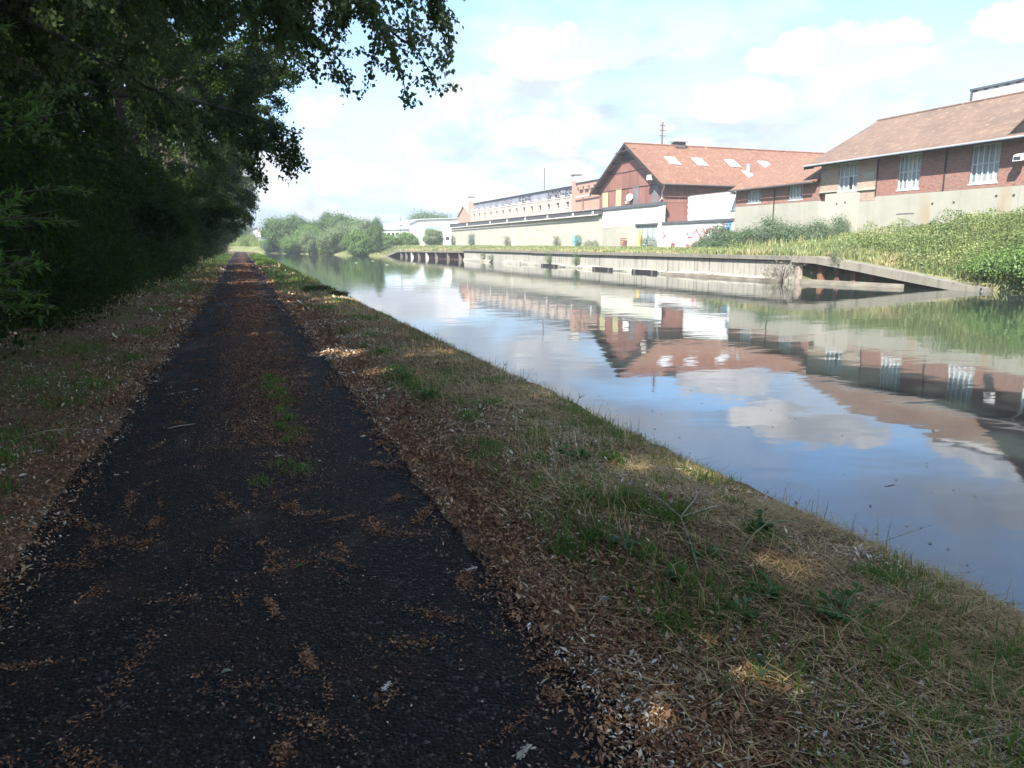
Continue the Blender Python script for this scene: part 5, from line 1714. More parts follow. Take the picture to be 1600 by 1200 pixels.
for kind, lb, x, y, z, sc in [
    ('dark', 'dark green tree at the left end of the clump at the bend', 10.6, 212, 0.2, (1.15, 1.15, 1.10)),
    ('dark2', 'dark green tree behind the bend, second from the left', 14.4, 209, 0.2, (1.05, 1.05, 1.0)),
    ('dark', 'dark green tree at the back of the bend above the bright round tree', 19.5, 207, 0.2, (1.0, 1.0, 0.98)),
    ('dark2', 'dark green tree at the back of the bend between the two willows', 25.6, 206, 0.2, (1.05, 1.05, 1.05)),
    ('dark', 'dark green tree at the back right of the bend behind the tallest willow', 28.6, 204, 0.2, (0.95, 0.95, 1.08)),
    ('dark2', 'olive tree at the back of the bend with a thin top', 22.6, 212, 0.2, (0.95, 0.95, 1.10)),
    ('mid', 'bright green rounded tree in the middle of the clump at the bend', 17.0, 197, -0.2, (0.95, 0.95, 0.98)),
    ('mid', 'mid green tree at the waterside left of the middle of the bend', 13.0, 200, -0.3, (0.7, 0.7, 0.62)),
    ('willow', 'wide silvery willow at the waterside in the middle of the bend', 20.4, 178, -0.3, (0.98, 0.98, 0.86)),
    ('willow', 'silvery willow behind the round bush at the bend', 23.6, 181, -0.2, (0.95, 0.95, 0.98)),
    ('willow2', 'tallest silvery willow at the right end of the clump', 27.2, 177, 0.0, (0.98, 0.98, 1.0)),
    ('willow2', 'slim grey willow overhanging the water left of the wide willow', 15.6, 186, -0.4, (0.62, 0.62, 0.72)),
    ('round', 'round bright green bush at the waterside under the tallest willow', 23.6, 160, -0.5, (0.92, 0.92, 1.05)),
    ('dark2', 'small dark feathery tree at the right end of the clump by the water', 26.9, 157.5, -0.4, (0.42, 0.42, 0.82)),
    ('low', 'low dark bush at the waterside at the far left of the bend', 8.6, 217, -0.3, (1.0, 1.0, 1.2)),
    ('low', 'low bush at the waterside between the dark trees and the grey willow', 12.6, 204, -0.4, (0.9, 0.9, 1.1)),
    ('yellow', 'yellow green bush at the waterside below the dark trees', 17.6, 191, -0.5, (0.7, 0.7, 0.8)),
    ('yellow', 'low yellow green bush between the willows at the water', 19.4, 184, -0.5, (0.55, 0.55, 0.75)),
]:
    far_tree(kind, lb, x, y, z, sc)
far_tree('yellow', 'sunlit yellow green bush at the far end of the path, left one', -0.6, 246, -0.2, (1.0, 1.0, 1.1), 'sunlit bushes at the end of the path', 'bush', 'bush')
far_tree('yellow', 'sunlit yellow green bush at the far end of the path, middle one', 3.0, 250, -0.2, (1.05, 1.05, 1.2), 'sunlit bushes at the end of the path', 'bush', 'bush')
far_tree('mid', 'sunlit green bush at the far end of the path, beside the white garage', 7.0, 240, -0.2, (0.6, 0.6, 0.45), 'sunlit bushes at the end of the path', 'bush', 'bush')
far_tree('yellow', 'sunlit yellow green bush at the far end of the path, nearest the water', 5.6, 236, -0.3, (0.8, 0.8, 0.75), 'sunlit bushes at the end of the path', 'bush', 'bush')
far_tree('dark', 'grey green tree beside the cream house beyond the bend', 10.0, 290, 0.0, (0.8, 0.8, 0.9), 'trees beyond the bend')
far_tree('dark2', 'dark tree leaning over the cream house from the left', 0.2, 284, 0.0, (1.1, 1.1, 1.0), 'trees beyond the bend')
far_tree('dark', 'big dark tree rising behind the white depot roof, left half', 67.0, 285, 0.5, (1.45, 1.45, 1.72), 'trees behind the white depot')
far_tree('dark', 'big dark tree rising behind the white depot roof, right half', 73.5, 287, 0.5, (1.45, 1.45, 1.66), 'trees behind the white depot')
for k in range(5):
    far_tree('dark2', ['far hazy tree behind the low annexe, leftmost', 'far hazy tree behind the low annexe, second', 'far hazy tree behind the low annexe, middle', 'far hazy tree behind the low annexe, fourth', 'far hazy tree behind the low annexe, rightmost'][k],
             56 + k * 5.0, 350 + k * 3, 0, (1.3, 1.3, 1.2), 'trees behind the low annexe')
far_tree('round', 'rounded dark hedge bush left of the white depot', 30.6, 166, 0.3, (0.85, 0.85, 0.72), 'hedge bushes before the white depot', 'bush', 'bush')
far_tree('round', 'rounded dark hedge bush right of its twin before the white depot', 35.4, 168, 0.4, (0.85, 0.85, 0.80), 'hedge bushes before the white depot', 'bush', 'bush')
far_tree('willow2', 'tall feathery shrub before the grey door of the white depot', 42.4, 171, 0.7, (0.78, 0.78, 0.60), None, 'shrub', 'shrub')

# ------------------------------------------------------------------ weeds along the foot of the shed
wp = [bush_proto(71, 900, 0.55, 0.55, 2.3, 0.13, 0.4, 'leaf_bush', 22, 0.16), bush_proto(72, 800, 0.75, 0.75, 1.5, 0.13, 0.45, 'leaf_bush', 22, 0.18)]
for (y, sc, p, lb) in [(160.5, (1.0, 1.0, 1.35), 0, 'slim dark shrub against the left end of the concrete shed'), (146.5, (1.35, 1.35, 1.45), 0, 'broad dark shrub against the shed over a blue scrawl'),
                       (124.4, (1.0, 1.0, 1.05), 0, 'shrub at the foot of the shed downpipe'), (102.5, (0.9, 1.0, 0.95), 0, 'spindly shrub at the shed left of the cyan scrawl'),
                       (95.4, (1.0, 1.1, 1.0), 0, 'shrub at the shed wall right of the cyan scrawl'), (91.6, (0.8, 0.8, 0.8), 1, 'low weed at the shed, left one of a close pair'), (89.8, (0.6, 0.6, 0.85), 1, 'low weed at the shed, right one of a close pair')]:
    put_bush(wp[p], lb, 'shrub', (WX - 0.7, y, 1.05), 'shrubs at the foot of the shed', 'shrub', rr.uniform(0, 6), sc)
put_bush(wp[1], 'round green bush at the foot of the white pier by the door', 'bush', (WX - 0.9, 75.6, 1.05), None, 'bush', 1.0, (1.15, 1.15, 1.0))

# ------------------------------------------------------------------ dark bushes before the small brick building
fbp = [bush_proto(81, 5200, 1.7, 1.7, 2.2, 0.15, 0.55, 'leaf_bush', 60, 0.30, 0.5), bush_proto(82, 5200, 1.5, 1.5, 2.8, 0.15, 0.5, 'leaf_bush', 55, 0.30, 0.5)]
for (x, y, p, sc, lb) in [(42.9, 62.9, 0, (0.75, 0.75, 0.62), 'low dusty bush at the left end of the thicket before the graffiti'), (43.2, 61.2, 1, (1.0, 1.0, 1.05), 'bush hiding the right end of the graffiti wall'),
                          (43.2, 59.2, 0, (1.0, 1.0, 0.92), 'bush below the left window of the brick annexe'), (43.2, 56.6, 1, (1.0, 1.0, 0.85), 'bush at the downpipe of the brick annexe'),
                          (43.4, 53.8, 1, (1.0, 1.0, 1.20), 'tallest bush below the right window of the brick annexe'), (43.4, 51.0, 0, (0.95, 0.95, 1.15), 'bush at the right corner of the brick annexe'),
                          (41.0, 59.6, 0, (0.8, 0.8, 0.55), 'low bush in front of the thicket at the quay grass'), (43.6, 48.4, 1, (0.7, 0.7, 0.95), 'slim bush at the concrete base below the broken window'),
                          (43.9, 46.4, 1, (0.55, 0.55, 0.95), 'small bush at the concrete base right of the broken window')]:
    put_bush(fbp[p], lb, 'bush', (x, y, 1.05 + max(0, (50 - y)) * 0.13), 'bushes before the brick annexe', 'bush', rr.uniform(0, 6), (sc[0], sc[1], sc[2] * 0.82))

# ------------------------------------------------------------------ brambles on the right hand bank: one mass
rng = np.random.default_rng(101)
n = 120000
yy = rng.uniform(12, 53, n)
ex, ez = far_edge(yy)
u = rng.random(n)
xx = ex + 0.25 + (44.75 - ex - 0.25) * u
gr = far_h(xx, yy, (xx - ex), ez)
fade = np.clip((56 - yy) / 10, 0, 1) * np.clip((xx - ex) / 1.5, 0.25, 1)
top = (0.10 + 2.3 * fbm(xx, yy, 0.40, 12, 4) ** 2.4) * fade
keep = rng.random(n) < np.clip((xx - (39.5 - 8.2 * np.clip((40 - yy) / 6, 0, 1))) / 2.0, 0.10, 1) * np.clip((54 - yy) / 4, 0, 1)
z = gr + top * (1 - rng.random(n) ** 2.2)
pos = np.stack([xx, yy, z], 1)[keep]
m_ = len(pos)
d = rng.normal(size=(m_, 3))
d[:, 0] -= 0.4
V, F, r = leaf_cloud(pos, d, 0.105 * rng.uniform(0.6, 1.5, m_), 0.6, rng, 0.9)
r = np.clip(r * 0.5 + np.repeat(1.5 * (fbm(pos[:, 0], pos[:, 1], 0.5, 7, 3) - 0.18), 4) * 0.6, 0, 1)
tag(link('brambles', np_mesh('brambles', V, F, r), M['leaf_bramble']), kind='stuff')
# dark leafy bushes where the bank meets the water
wbp = bush_proto(83, 5200, 1.5, 1.7, 1.9, 0.15, 0.6, 'leaf_mid', 55, 0.30, 0.5)
for (x, y, sc, lb) in [(34.6, 23.6, (1.0, 1.0, 1.0), 'leafy bush trailing into the water at the right edge'), (35.2, 20.6, (1.2, 1.2, 1.0), 'leafy bush at the water just outside the right edge'),
                       (34.9, 26.2, (0.8, 0.9, 0.75), 'leafy bush at the foot of the concrete ramp'), (36.8, 25.0, (1.1, 1.1, 0.95), 'leafy bush up the bank behind the waterside bush'), (35.6, 17.0, (1.3, 1.3, 1.1), 'leafy bush at the water beyond the right edge of the view')]:
    put_bush(wbp, lb, 'bush', (x, y, -0.45 + (x - 34) * 0.3), 'bushes at the water below the brambles', 'bush', rr.uniform(0, 6), sc)
put_bush(wp[1], 'small green plant sprouting from the ramp slab', 'plant', (31.6, 33.4, 0.3), None, 'plant', 0.5, (0.45, 0.45, 0.75))
M['dry_stems'] = leafmat('dry_stems', [(0.0, (0.09, 0.075, 0.055)), (1.0, (0.22, 0.18, 0.13))], 0.15, (0.2, 0.17, 0.1))
dry = bush_proto(84, 1500, 0.9, 1.3, 1.3, 0.20, 0.10, 'dry_stems', 40, 0.28, 0.3, 10, 'dry_foliage')
put_bush(dry, 'tangle of dry brown stems at the right end of the quay wall', 'plant', (30.6, 36.6, -0.5), None, 'plant', 0.3, (0.9, 1.1, 1.1))
for (y, h, lb) in [(73.2, 0.9, 'small weed growing from the quay wall near the far fender'), (66.4, 1.0, 'straggly weed on the quay wall between the fenders'), (96.0, 0.9, 'weed patch at the far end of the quay wall'), (92.5, 0.6, 'low weed near the far end of the quay wall')]:
    put_bush(wp[1], lb, 'plant', (QX - 0.15, y, -0.45), 'weeds growing from the quay wall', 'plant', y, (0.35, 0.7, h))

# grass and dry fringe of the far bank
n = 110000
yy = 20 + 144 * rng.random(n) ** 1.9
ex, ez = far_edge(yy)
xx = ex + 0.05 + (44.9 - ex) * rng.random(n) ** 1.35
gr = far_h(xx, yy, xx - ex, ez)
slope_side = np.clip((47 - yy) / 6, 0, 1)
h = (0.10 + 0.18 * rng.random(n)) * (1 + yy / 110) * (0.4 + fbm(xx, yy, 0.35, 4, 3)) * (1 + 1.3 * slope_side)
V, F = blades(xx, yy, gr - 0.02, h, 0.028 * (1 + yy / 60), np.abs(rng.normal(size=n)) * 0.6, rng)
dryness = np.clip(0.18 + 0.5 * np.exp(-(xx - ex) / 2.0) + 0.12 * (1 - slope_side) + rng.normal(size=n) * 0.14, 0, 1)
tag(link('far_grass', np_mesh('far_grass', V, F, np.repeat(dryness, 5)), M['far_grass']), kind='stuff')
# dead stems and tall weeds standing out of the brambles
n = 1500
cxs, cys = rng.uniform(36, 44.5, 60), rng.uniform(22, 50, 60)
ci = rng.integers(0, 60, n)
xx = np.clip(cxs[ci] + rng.normal(size=n) * 0.5, 34.5, 44.7)
yy = cys[ci] + rng.normal(size=n) * 0.6
ex, ez = far_edge(yy)
V, F = blades(xx, yy, far_h(xx, yy, xx - ex, ez), rng.uniform(0.6, 1.35, n), 0.035, np.abs(rng.normal(size=n)) * 0.3, rng)
tag(link('tall_weeds', np_mesh('tall_weeds', V, F, np.repeat(np.clip(rng.random(n) ** 0.8, 0, 1), 5)), M['far_grass']), kind='stuff')
# straw fringe over the top of the ramp
n = 5000
t_ = rng.random(n)
yy = 35.5 - 9.0 * t_
ex, ez = far_edge(yy)
xx = ex + 0.8 + rng.random(n) * 0.9
V, F = blades(xx, yy, far_h(xx, yy, xx - ex, ez) - 0.02, 0.2 + 0.35 * rng.random(n), 0.03, np.abs(rng.normal(size=n)) * 0.8, rng)
tag(link('dry_grass', np_mesh('dry_grass', V, F, np.repeat(np.clip(0.8 + rng.normal(size=n) * 0.2, 0, 1), 5)), M['far_grass']), kind='stuff')

# ================================================================== grass, straw and litter of the near bank
rng = np.random.default_rng(202)


def ysample(n, a, b):
    return np.exp(rng.uniform(math.log(a), math.log(b), n))


def tuft_mask(x, y):
    return fbm(x, y, 0.9, 61, 4)


# green blades: right bank, in patches and tufts
def green_field(name, n, xa, xb, ya, yb, thr, hmin, hmax, wid=0.0042, clump=0):
    y = ysample(n, ya, yb)
    x = rng.uniform(xa, xb, n)
    if clump:
        k = clump
        cy = ysample(k, ya, yb)
        cx = rng.uniform(xa, xb, k)
        ci = rng.integers(0, k, n)
        sp = rng.uniform(0.03, 0.10, k)[ci] * (1 + cy[ci] / 25)
        x = cx[ci] + rng.normal(size=n) * sp
        y = cy[ci] + rng.normal(size=n) * sp
    m = tuft_mask(x, y)
    keep = (m + rng.normal(size=n) * 0.05 > thr) & (x > xa - .05) & (x < xb + .04)
    x, y = x[keep], y[keep]
    k = len(x)
    sc = 1 + y / 26
    h = rng.uniform(hmin, hmax, k) * (0.8 + 0.25 * sc)
    V, F = blades(x, y, gz(x, y) - 0.004, h, wid * sc * rng.uniform(0.6, 1.3, k), np.abs(rng.normal(size=k)) * 0.55 + 0.1, rng)
    c = np.clip(rng.beta(2, 2.6, k) + 0.1 * (vnoise(x, y, 2.0, 5) - 0.5), 0, 1)
    return tag(link(name, np_mesh(name, V, F, np.repeat(c, 5)), M['green_blade']), kind='stuff')


green_field('grass', 30000, 1.45, 3.25, 0.7, 60, 0.565, 0.035, 0.10)
green_field('grass_tufts', 17000, 1.5, 3.2, 0.8, 40, 0.42, 0.04, 0.13, 0.0042, 190)
green_field('verge_grass', 52000, -4.2, -1.4, 2.6, 70, 0.49, 0.03, 0.09)
green_field('far_verge_grass', 16000, 1.2, 3.25, 24, 130, 0.40, 0.10, 0.22, 0.006)
green_field('far_left_verge_grass', 9000, -3.2, -1.2, 26, 130, 0.40, 0.08, 0.20, 0.006)
# grass in the middle of the path: tufts rooted in a broken strip, with pale litter caught in them
tc = [(0.22, 9.3), (0.30, 9.0), (0.20, 8.7), (0.31, 8.45), (0.26, 8.1), (0.36, 7.75), (0.28, 7.4), (0.33, 7.0), (0.24, 6.7), (0.35, 6.45), (0.27, 6.2), (0.20, 5.45), (0.33, 5.3), (0.02, 5.1)]
k = 260
ci = rng.integers(0, len(tc), len(tc) * k)
tcx, tcy = np.array([t_[0] for t_ in tc])[ci], np.array([t_[1] for t_ in tc])[ci]
w_ = rng.uniform(0.4, 1.2, len(tc))[ci]
x = tcx + rng.normal(size=len(ci)) * 0.055 * w_
y = tcy + rng.normal(size=len(ci)) * 0.10 * w_
keep = rng.random(len(ci)) < np.where(tcy > 8, 1.0, 0.45)
x, y = x[keep], y[keep]
n = len(x)
V, F = blades(x, y, np.full(n, 0.004), rng.uniform(0.02, 0.075, n), 0.0065 * rng.uniform(0.6, 1.3, n), np.abs(rng.normal(size=n)) * 0.6 + 0.1, rng)
tag(link('path_grass', np_mesh('path_grass', V, F, np.repeat(rng.beta(2, 2.2, n), 5)), M['green_blade']), kind='stuff')

# thick green patches, on both verges
pc = [(-1.78, 8.2, .30), (-1.62, 9.3, .22), (-2.2, 9.4, .30), (-1.55, 11.5, .25), (-2.3, 12.2, .3), (-1.75, 15.0, .3), (-1.9, 19.5, .45), (-1.7, 24.0, .4), (-1.75, 6.1, .16), (-1.95, 6.9, .2), (-1.62, 5.5, .12),
      (1.72, 8.35, .16), (1.76, 9.1, .14), (1.86, 10.5, .18), (2.0, 12.5, .2), (1.74, 7.3, .13), (1.85, 6.2, .13), (2.2, 6.6, .13), (2.55, 7.8, .15), (1.68, 3.35, .09), (1.50, 3.3, .08), (1.60, 2.42, .09), (2.32, 2.2, .16), (2.1, 2.5, .12), (2.6, 1.9, .14),
      (2.5, 3.0, .12), (2.15, 3.4, .10), (1.85, 3.9, .08), (2.75, 3.6, .10), (1.9, 4.7, .09), (2.45, 4.6, .11), (2.0, 1.6, .12), (2.75, 2.5, .10), (1.75, 5.3, .09), (2.9, 5.4, .10), (2.3, 15.5, .3), (1.9, 18.5, .3), (2.6, 21.0, .35)]
k = 420
ci = rng.integers(0, len(pc), len(pc) * k)
cx_, cy_, cr_ = (np.array([p_[q_] for p_ in pc])[ci] for q_ in range(3))
x = cx_ + rng.normal(size=len(ci)) * cr_ * 0.50
y = cy_ + rng.normal(size=len(ci)) * cr_ * 0.75
n = len(x)
V, F = blades(x, y, gz(x, y) - 0.004, rng.uniform(0.02, 0.085, n) * (0.8 + y / 22), 0.0046 * (1 + y / 22) * rng.uniform(0.6, 1.3, n), np.abs(rng.normal(size=n)) * 0.5 + 0.1, rng)
tag(link('grass_patches', np_mesh('grass_patches', V, F, np.repeat(np.clip(rng.beta(2, 2.4, n), 0, 0.9), 5)), M['green_blade']), kind='stuff')

# cut straw lying about, thicker towards the water
n = 190000
y = ysample(n, 0.7, 60)
u = rng.random(n)
x = 1.25 + 2.02 * u ** 0.72
keep = rng.random(n) < (0.32 + 0.68 * np.clip((x - 1.45) / 0.9, 0, 1)) * np.clip(0.45 + 2.2 * (fbm(x, y, 1.5, 71, 4) - 0.42), 0.12, 1)
x, y = x[keep], y[keep]
k = len(x)
sc = 1 + y / 26
L = rng.uniform(0.02, 0.12, k) * np.where(rng.random(k) < 0.12, 2.2, 1.0) * (0.85 + 0.2 * sc)
lean = np.pi / 2 - np.abs(rng.normal(size=k)) * 0.22
az = rng.normal(size=k) * 0.9 + 2.2 + (rng.random(k) < 0.5) * math.pi
V, F = blades(x, y, gz(x, y) + rng.uniform(0.0, 0.03, k), L, 0.0036 * sc * rng.uniform(0.6, 1.4, k), lean, rng, az, 0.2)
c = np.clip(rng.beta(1.8, 2.2, k) * 0.9 + 0.25 * (fbm(x, y, 0.8, 33, 3) - 0.5), 0, 1)
tag(link('straw', np_mesh('straw', V, F, np.repeat(c, 5)), M['straw']), kind='stuff')
# standing dry stalks
n = 5200
y = ysample(n, 1.2, 40)
x = rng.uniform(1.7, 3.25, n)
keep = fbm(x, y, 0.7, 91, 3) > 0.50
x, y = x[keep], y[keep]
k = len(x)
V, F = blades(x, y, gz(x, y), rng.uniform(0.08, 0.26, k), 0.0034 * (1 + y / 26), np.abs(rng.normal(size=k)) * 0.5 + 0.15, rng)
tag(link('dry_stalks', np_mesh('dry_stalks', V, F, np.repeat(np.clip(0.62 + rng.normal(size=k) * 0.2, 0, 1), 5)), M['straw']), kind='stuff')


def flakes(name, x, y, size, mat, tilt=0.35, ratio=0.6, lift=0.004, cl=None, zf=None):
    k = len(x)
    d = rng.normal(size=(k, 3))
    d[:, 2] *= tilt
    z = (np.where(np.abs(x) < 1.27, np.maximum(gz(x, y), 0.012), gz(x, y)) if zf is None else zf) + rng.uniform(0.001, lift, k)
    V, F, r = leaf_cloud(np.stack([x, y, z], 1), d, size, ratio, rng, 2.0, 0.10)
    if cl is not None:
        r = np.repeat(np.clip(cl, 0, 1), 4)
    return tag(link(name, np_mesh(name, V, F, r), M[mat]), kind='stuff')


# brown catkin scales and leaf bits: strips beside the asphalt and over both verges
n = 290000
y = ysample(n, 0.7, 60)
side = rng.random(n) < 0.58
x = np.where(side, 1.07 + rng.normal(size=n) * 0.10 + np.abs(rng.normal(size=n)) * 0.40, -1.12 + rng.normal(size=n) * 0.10 - np.abs(rng.normal(size=n)) * 0.7)
x = np.where(rng.random(n) < 0.45, np.where(side, rng.uniform(1.2, 3.2, n), rng.uniform(-3.6, -1.2, n)), x)
keep = (x < 3.25) & ((fbm(x, y, 1.7, 15, 4) + rng.normal(size=n) * 0.10 > 0.36) | ((np.abs(x) < 1.7) & (rng.random(n) < 0.7)))
keep &= (np.abs(x) > 1.04) | (fbm(x, y, 2.3, 55, 3) > 0.47)
x, y = x[keep], y[keep]
flakes('leaf_litter', x, y, 0.020 * (0.8 + y / 12) * rng.uniform(0.4, 1.3, len(x)) * np.where(rng.random(len(x)) < 0.10, 1.9, 1.0), 'litter', 0.7, 0.45, 0.02, rng.beta(2.0, 1.7, len(x)))
# pale scraps of catkin fluff among it
n = 95000
y = ysample(n, 0.7, 60)
side = rng.random(n) < 0.6
x = np.where(side, rng.uniform(1.05, 3.2, n) ** 1.0, rng.uniform(-3.8, -1.0, n))
keep = fbm(x, y, 1.9, 25, 4) + rng.normal(size=n) * 0.07 > 0.50
x, y = x[keep], y[keep]
flakes('pale_litter', x, y, 0.018 * (0.7 + y / 9) * rng.uniform(0.35, 1.3, len(x)) * np.where(rng.random(len(x)) < 0.12, 2.0, 1.0), 'litter', 0.7, 0.42, 0.025, 0.93 + rng.random(len(x)) * 0.07)
# on the asphalt: brown clusters, loose crumbs, middle strip farther on
cx, cy = rng.uniform(-1.0, 1.08, 210), ysample(210, 0.9, 26)
k = 34000
wt_ = rng.uniform(0.1, 1.0, 210) ** 1.5
ci = rng.choice(210, k, p=wt_ / wt_.sum())
ang = rng.uniform(0, math.pi, 210)
la, lb_ = rng.uniform(0.02, 0.14, 210), rng.uniform(0.006, 0.032, 210)
a_, b_ = rng.normal(size=k) * la[ci], rng.normal(size=k) * lb_[ci]
x = cx[ci] + a_ * np.cos(ang[ci]) - b_ * np.sin(ang[ci])
y = cy[ci] + (a_ * np.sin(ang[ci]) + b_ * np.cos(ang[ci])) * (1 + cy[ci] / 12)
n2 = 60000
y2 = ysample(n2, 6.0, 70)
x2 = 0.14 + rng.normal(size=n2) * 0.30
kp = fbm(x2, y2 * 0.6, 1.6, 35, 4) > 0.42
x, y = np.concatenate([x, x2[kp]]), np.concatenate([y, y2[kp]])
n3 = 1600
y3 = ysample(n3, 1.0, 20)
x3 = rng.uniform(-1.1, 1.1, n3)
n4 = 5200
y4 = rng.uniform(4.8, 9.8, n4)
x4 = 0.27 + rng.normal(size=n4) * 0.13
x, y = np.concatenate([x, x3, x4]), np.concatenate([y, y3, y4])
kp = np.abs(x) < 1.15
x, y = x[kp], y[kp]
flakes('path_litter', x, y, 0.0135 * (0.8 + y / 10) * rng.uniform(0.5, 1.5, len(x)), 'litter', 0.4, 0.5, 0.012, np.clip(rng.beta(2, 2.4, len(x)) * 0.85, 0, 1), 0.006)
n = 900
y = ysample(n, 1.2, 45)
x = rng.uniform(-1.1, 1.1, n)
flakes('pale_crumbs', x, y, 0.010 * (0.7 + y / 10) * rng.uniform(0.5, 1.6, n), 'litter', 0.5, 0.6, 0.012, np.full(n, 1.0), 0.008)
# loose chippings on the asphalt
n = 5200
y = ysample(n, 0.9, 12)
x = rng.uniform(-1.15, 1.15, n)
s_ = rng.uniform(0.003, 0.0075, n)[:, None, None]
oc = np.array([(1, 0, 0), (-1, 0, 0), (0, 1, 0), (0, -1, 0), (0, 0, .8), (0, 0, -.4)], float)
P_ = oc[None] * s_ * rng.uniform(0.6, 1.3, (n, 6, 1)) + np.stack([x, y, np.full(n, 0.014)], 1)[:, None]
fo = np.array([(0, 2, 4), (2, 1, 4), (1, 3, 4), (3, 0, 4), (2, 0, 5), (1, 2, 5), (3, 1, 5), (0, 3, 5)])
F = (np.arange(n)[:, None, None] * 6 + fo[None]).reshape(-1, 3)
chip = plain('stone_chipping', (0.13, 0.125, 0.12), (0.05, 0.05, 0.055), 40.0, 0.7, lo=0.3, hi=0.7)
tag(link('chippings', np_mesh('chippings', P_.reshape(-1, 3), F), chip), kind='stuff')


# ---- single things one can point to
def lump(name, label, cat, x, y, size, mat, group=None, n=26, elong=1.0, ang=0.0, flat=0.5, z=None):
    """fluffy or crumpled scrap: a handful of small irregular lobes in one mesh"""
    m = MB()
    z0 = (float(gz(x, y)) if abs(x) > 1.15 else 0.01) if z is None else z
    cc, ss = math.cos(ang), math.sin(ang)
    m.tube([(x - cc * size * .45 * elong, y - ss * size * .45 * elong, z0 + size * .06), (x, y, z0 + size * .10), (x + cc * size * .45 * elong, y + ss * size * .45 * elong, z0 + size * .06)], [size * .07, size * .12, size * .06], 5)
    for k in range(n):
        a = rng.uniform(-0.45, 0.45) * size * elong
        b = rng.normal() * size * 0.16
        px, py = x + a * math.cos(ang) - b * math.sin(ang), y + a * math.sin(ang) + b * math.cos(ang)
        r_ = size * rng.uniform(0.05, 0.13)
        pz = z0 + r_ * flat + abs(rng.normal()) * size * 0.10
        q = [tuple(np.array((px, py, pz)) + oc[i] * r_ * rng.uniform(0.5, 1.4) * np.array([1, 1, flat])) for i in range(6)]
        m.add(q, [tuple(f) for f in fo])
    o = m.build(name, M[mat])
    return tag(o, label, cat, group)


for (x, y, s_, e, a, lb) in [(-0.79, 8.62, 0.030, 1.0, 0.2, 'left one of three white scraps by the left edge of the asphalt'), (-0.70, 8.68, 0.042, 1.9, 0.3, 'longest of three white scraps by the left edge of the asphalt'), (-0.57, 8.80, 0.040, 1.6, 0.8, 'right one of three white scraps by the left edge of the asphalt'),
                             (0.18, 5.72, 0.050, 1.6, 0.3, 'white fluffy catkin in the middle of the path'), (-0.92, 5.62, 0.034, 1.0, 0.0, 'small white scrap on the left half of the path'), (-0.86, 5.66, 0.026, 1.0, 0.0, 'smaller white crumb touching the scrap on the left half of the path'),
                             (0.98, 3.30, 0.040, 2.2, 0.3, 'pale splinter on the asphalt near its right edge'), (1.10, 6.35, 0.050, 2.0, 0.2, 'white catkin where the asphalt meets the right hand litter'), (2.62, 2.33, 0.085, 1.2, 0.4, 'grey white ball of fluff in the grass near the water'),
                             (1.62, 3.60, 0.05, 1.6, 1.4, 'pale catkin standing in the litter right of the path'), (0.75, 1.95, 0.05, 1.8, 0.6, 'pale crumbled catkin low on the right half of the path'), (0.40, 2.45, 0.04, 1.5, 0.9, 'pale catkin on the dark asphalt below the fallen green leaf'),
                             (-1.62, 7.30, 0.055, 1.7, 0.3, 'white curl on the left verge beside the green grass'), (-1.56, 6.35, 0.055, 2.2, 0.15, 'long white catkin lying on the left verge'), (-1.70, 5.90, 0.05, 1.8, 0.1, 'white catkin at the left edge of the view on the verge'),
                             (1.30, 2.05, 0.07, 1.5, 0.5, 'cluster of pale fluff at the bottom of the right bank'), (1.55, 2.30, 0.06, 1.6, 0.9, 'pale fluff beside the small green leaf on the right bank')]:
    lump('catkin', lb, 'catkin', x, y, s_, 'feather' if s_ < 0.045 else 'fluff', 'fallen catkins and fluff', 60, e, a)
lump('wrapper', 'small red wrapper on the verge at the left edge of the view', 'litter', -1.43, 5.02, 0.035, 'red_scrap', None, 8, 1.2, 0.2)


def leaf_obj(label, x, y, L, wd_, ang, mat, z=None, curl=0.25):
    m = MB()
    z0 = (float(gz(x, y)) + 0.012 if abs(x) > 1.15 else 0.012) if z is None else z
    prof = [(0, 0.0), (0.18, 0.62), (0.42, 1.0), (0.70, 0.72), (1.0, 0.0)]
    c, s2 = math.cos(ang), math.sin(ang)
    pts = []
    for t_, w_ in prof:
        for sd in (-1, 0, 1):
            lx, ly = (t_ - 0.5) * L, sd * w_ * wd_ * 0.5
            lz = z0 + abs(sd) * w_ * wd_ * curl + math.sin(t_ * 3.0) * L * 0.10
            pts.append((x + lx * c - ly * s2, y + lx * s2 + ly * c, lz))
    fs_ = []
    for i in range(4):
        for j in range(2):
            fs_.append((i * 3 + j, i * 3 + j + 1, (i + 1) * 3 + j + 1, (i + 1) * 3 + j))
    m.add(pts, fs_)
    m.tube([(x - L * .5 * c, y - L * .5 * s2, z0 + .002), (x - L * .85 * c, y - L * .85 * s2, z0)], 0.0012, 4)
    return tag(m.build('fallen_leaf', M[mat]), label, 'leaf', 'fallen leaves on the ground')


leaf_obj('grey green fallen leaf at the litter edge right of the path', 1.44, 2.74, 0.075, 0.055, 0.6, 'leaf_grey')
leaf_obj('pale oval fallen leaf at the bottom of the right bank', 1.23, 2.13, 0.055, 0.032, 0.2, 'leaf_grey')
leaf_obj('small green leaf lying in the middle of the dark asphalt', 0.18, 3.62, 0.05, 0.032, 0.3, 'weed')
leaf_obj('greyish leaf lying on the asphalt behind the small green leaf', 0.02, 3.66, 0.035, 0.022, 1.0, 'leaf_grey')
leaf_obj('dull leaf on the lower left asphalt among rust coloured crumbs', -0.15, 2.75, 0.045, 0.028, 0.2, 'leaf_grey')


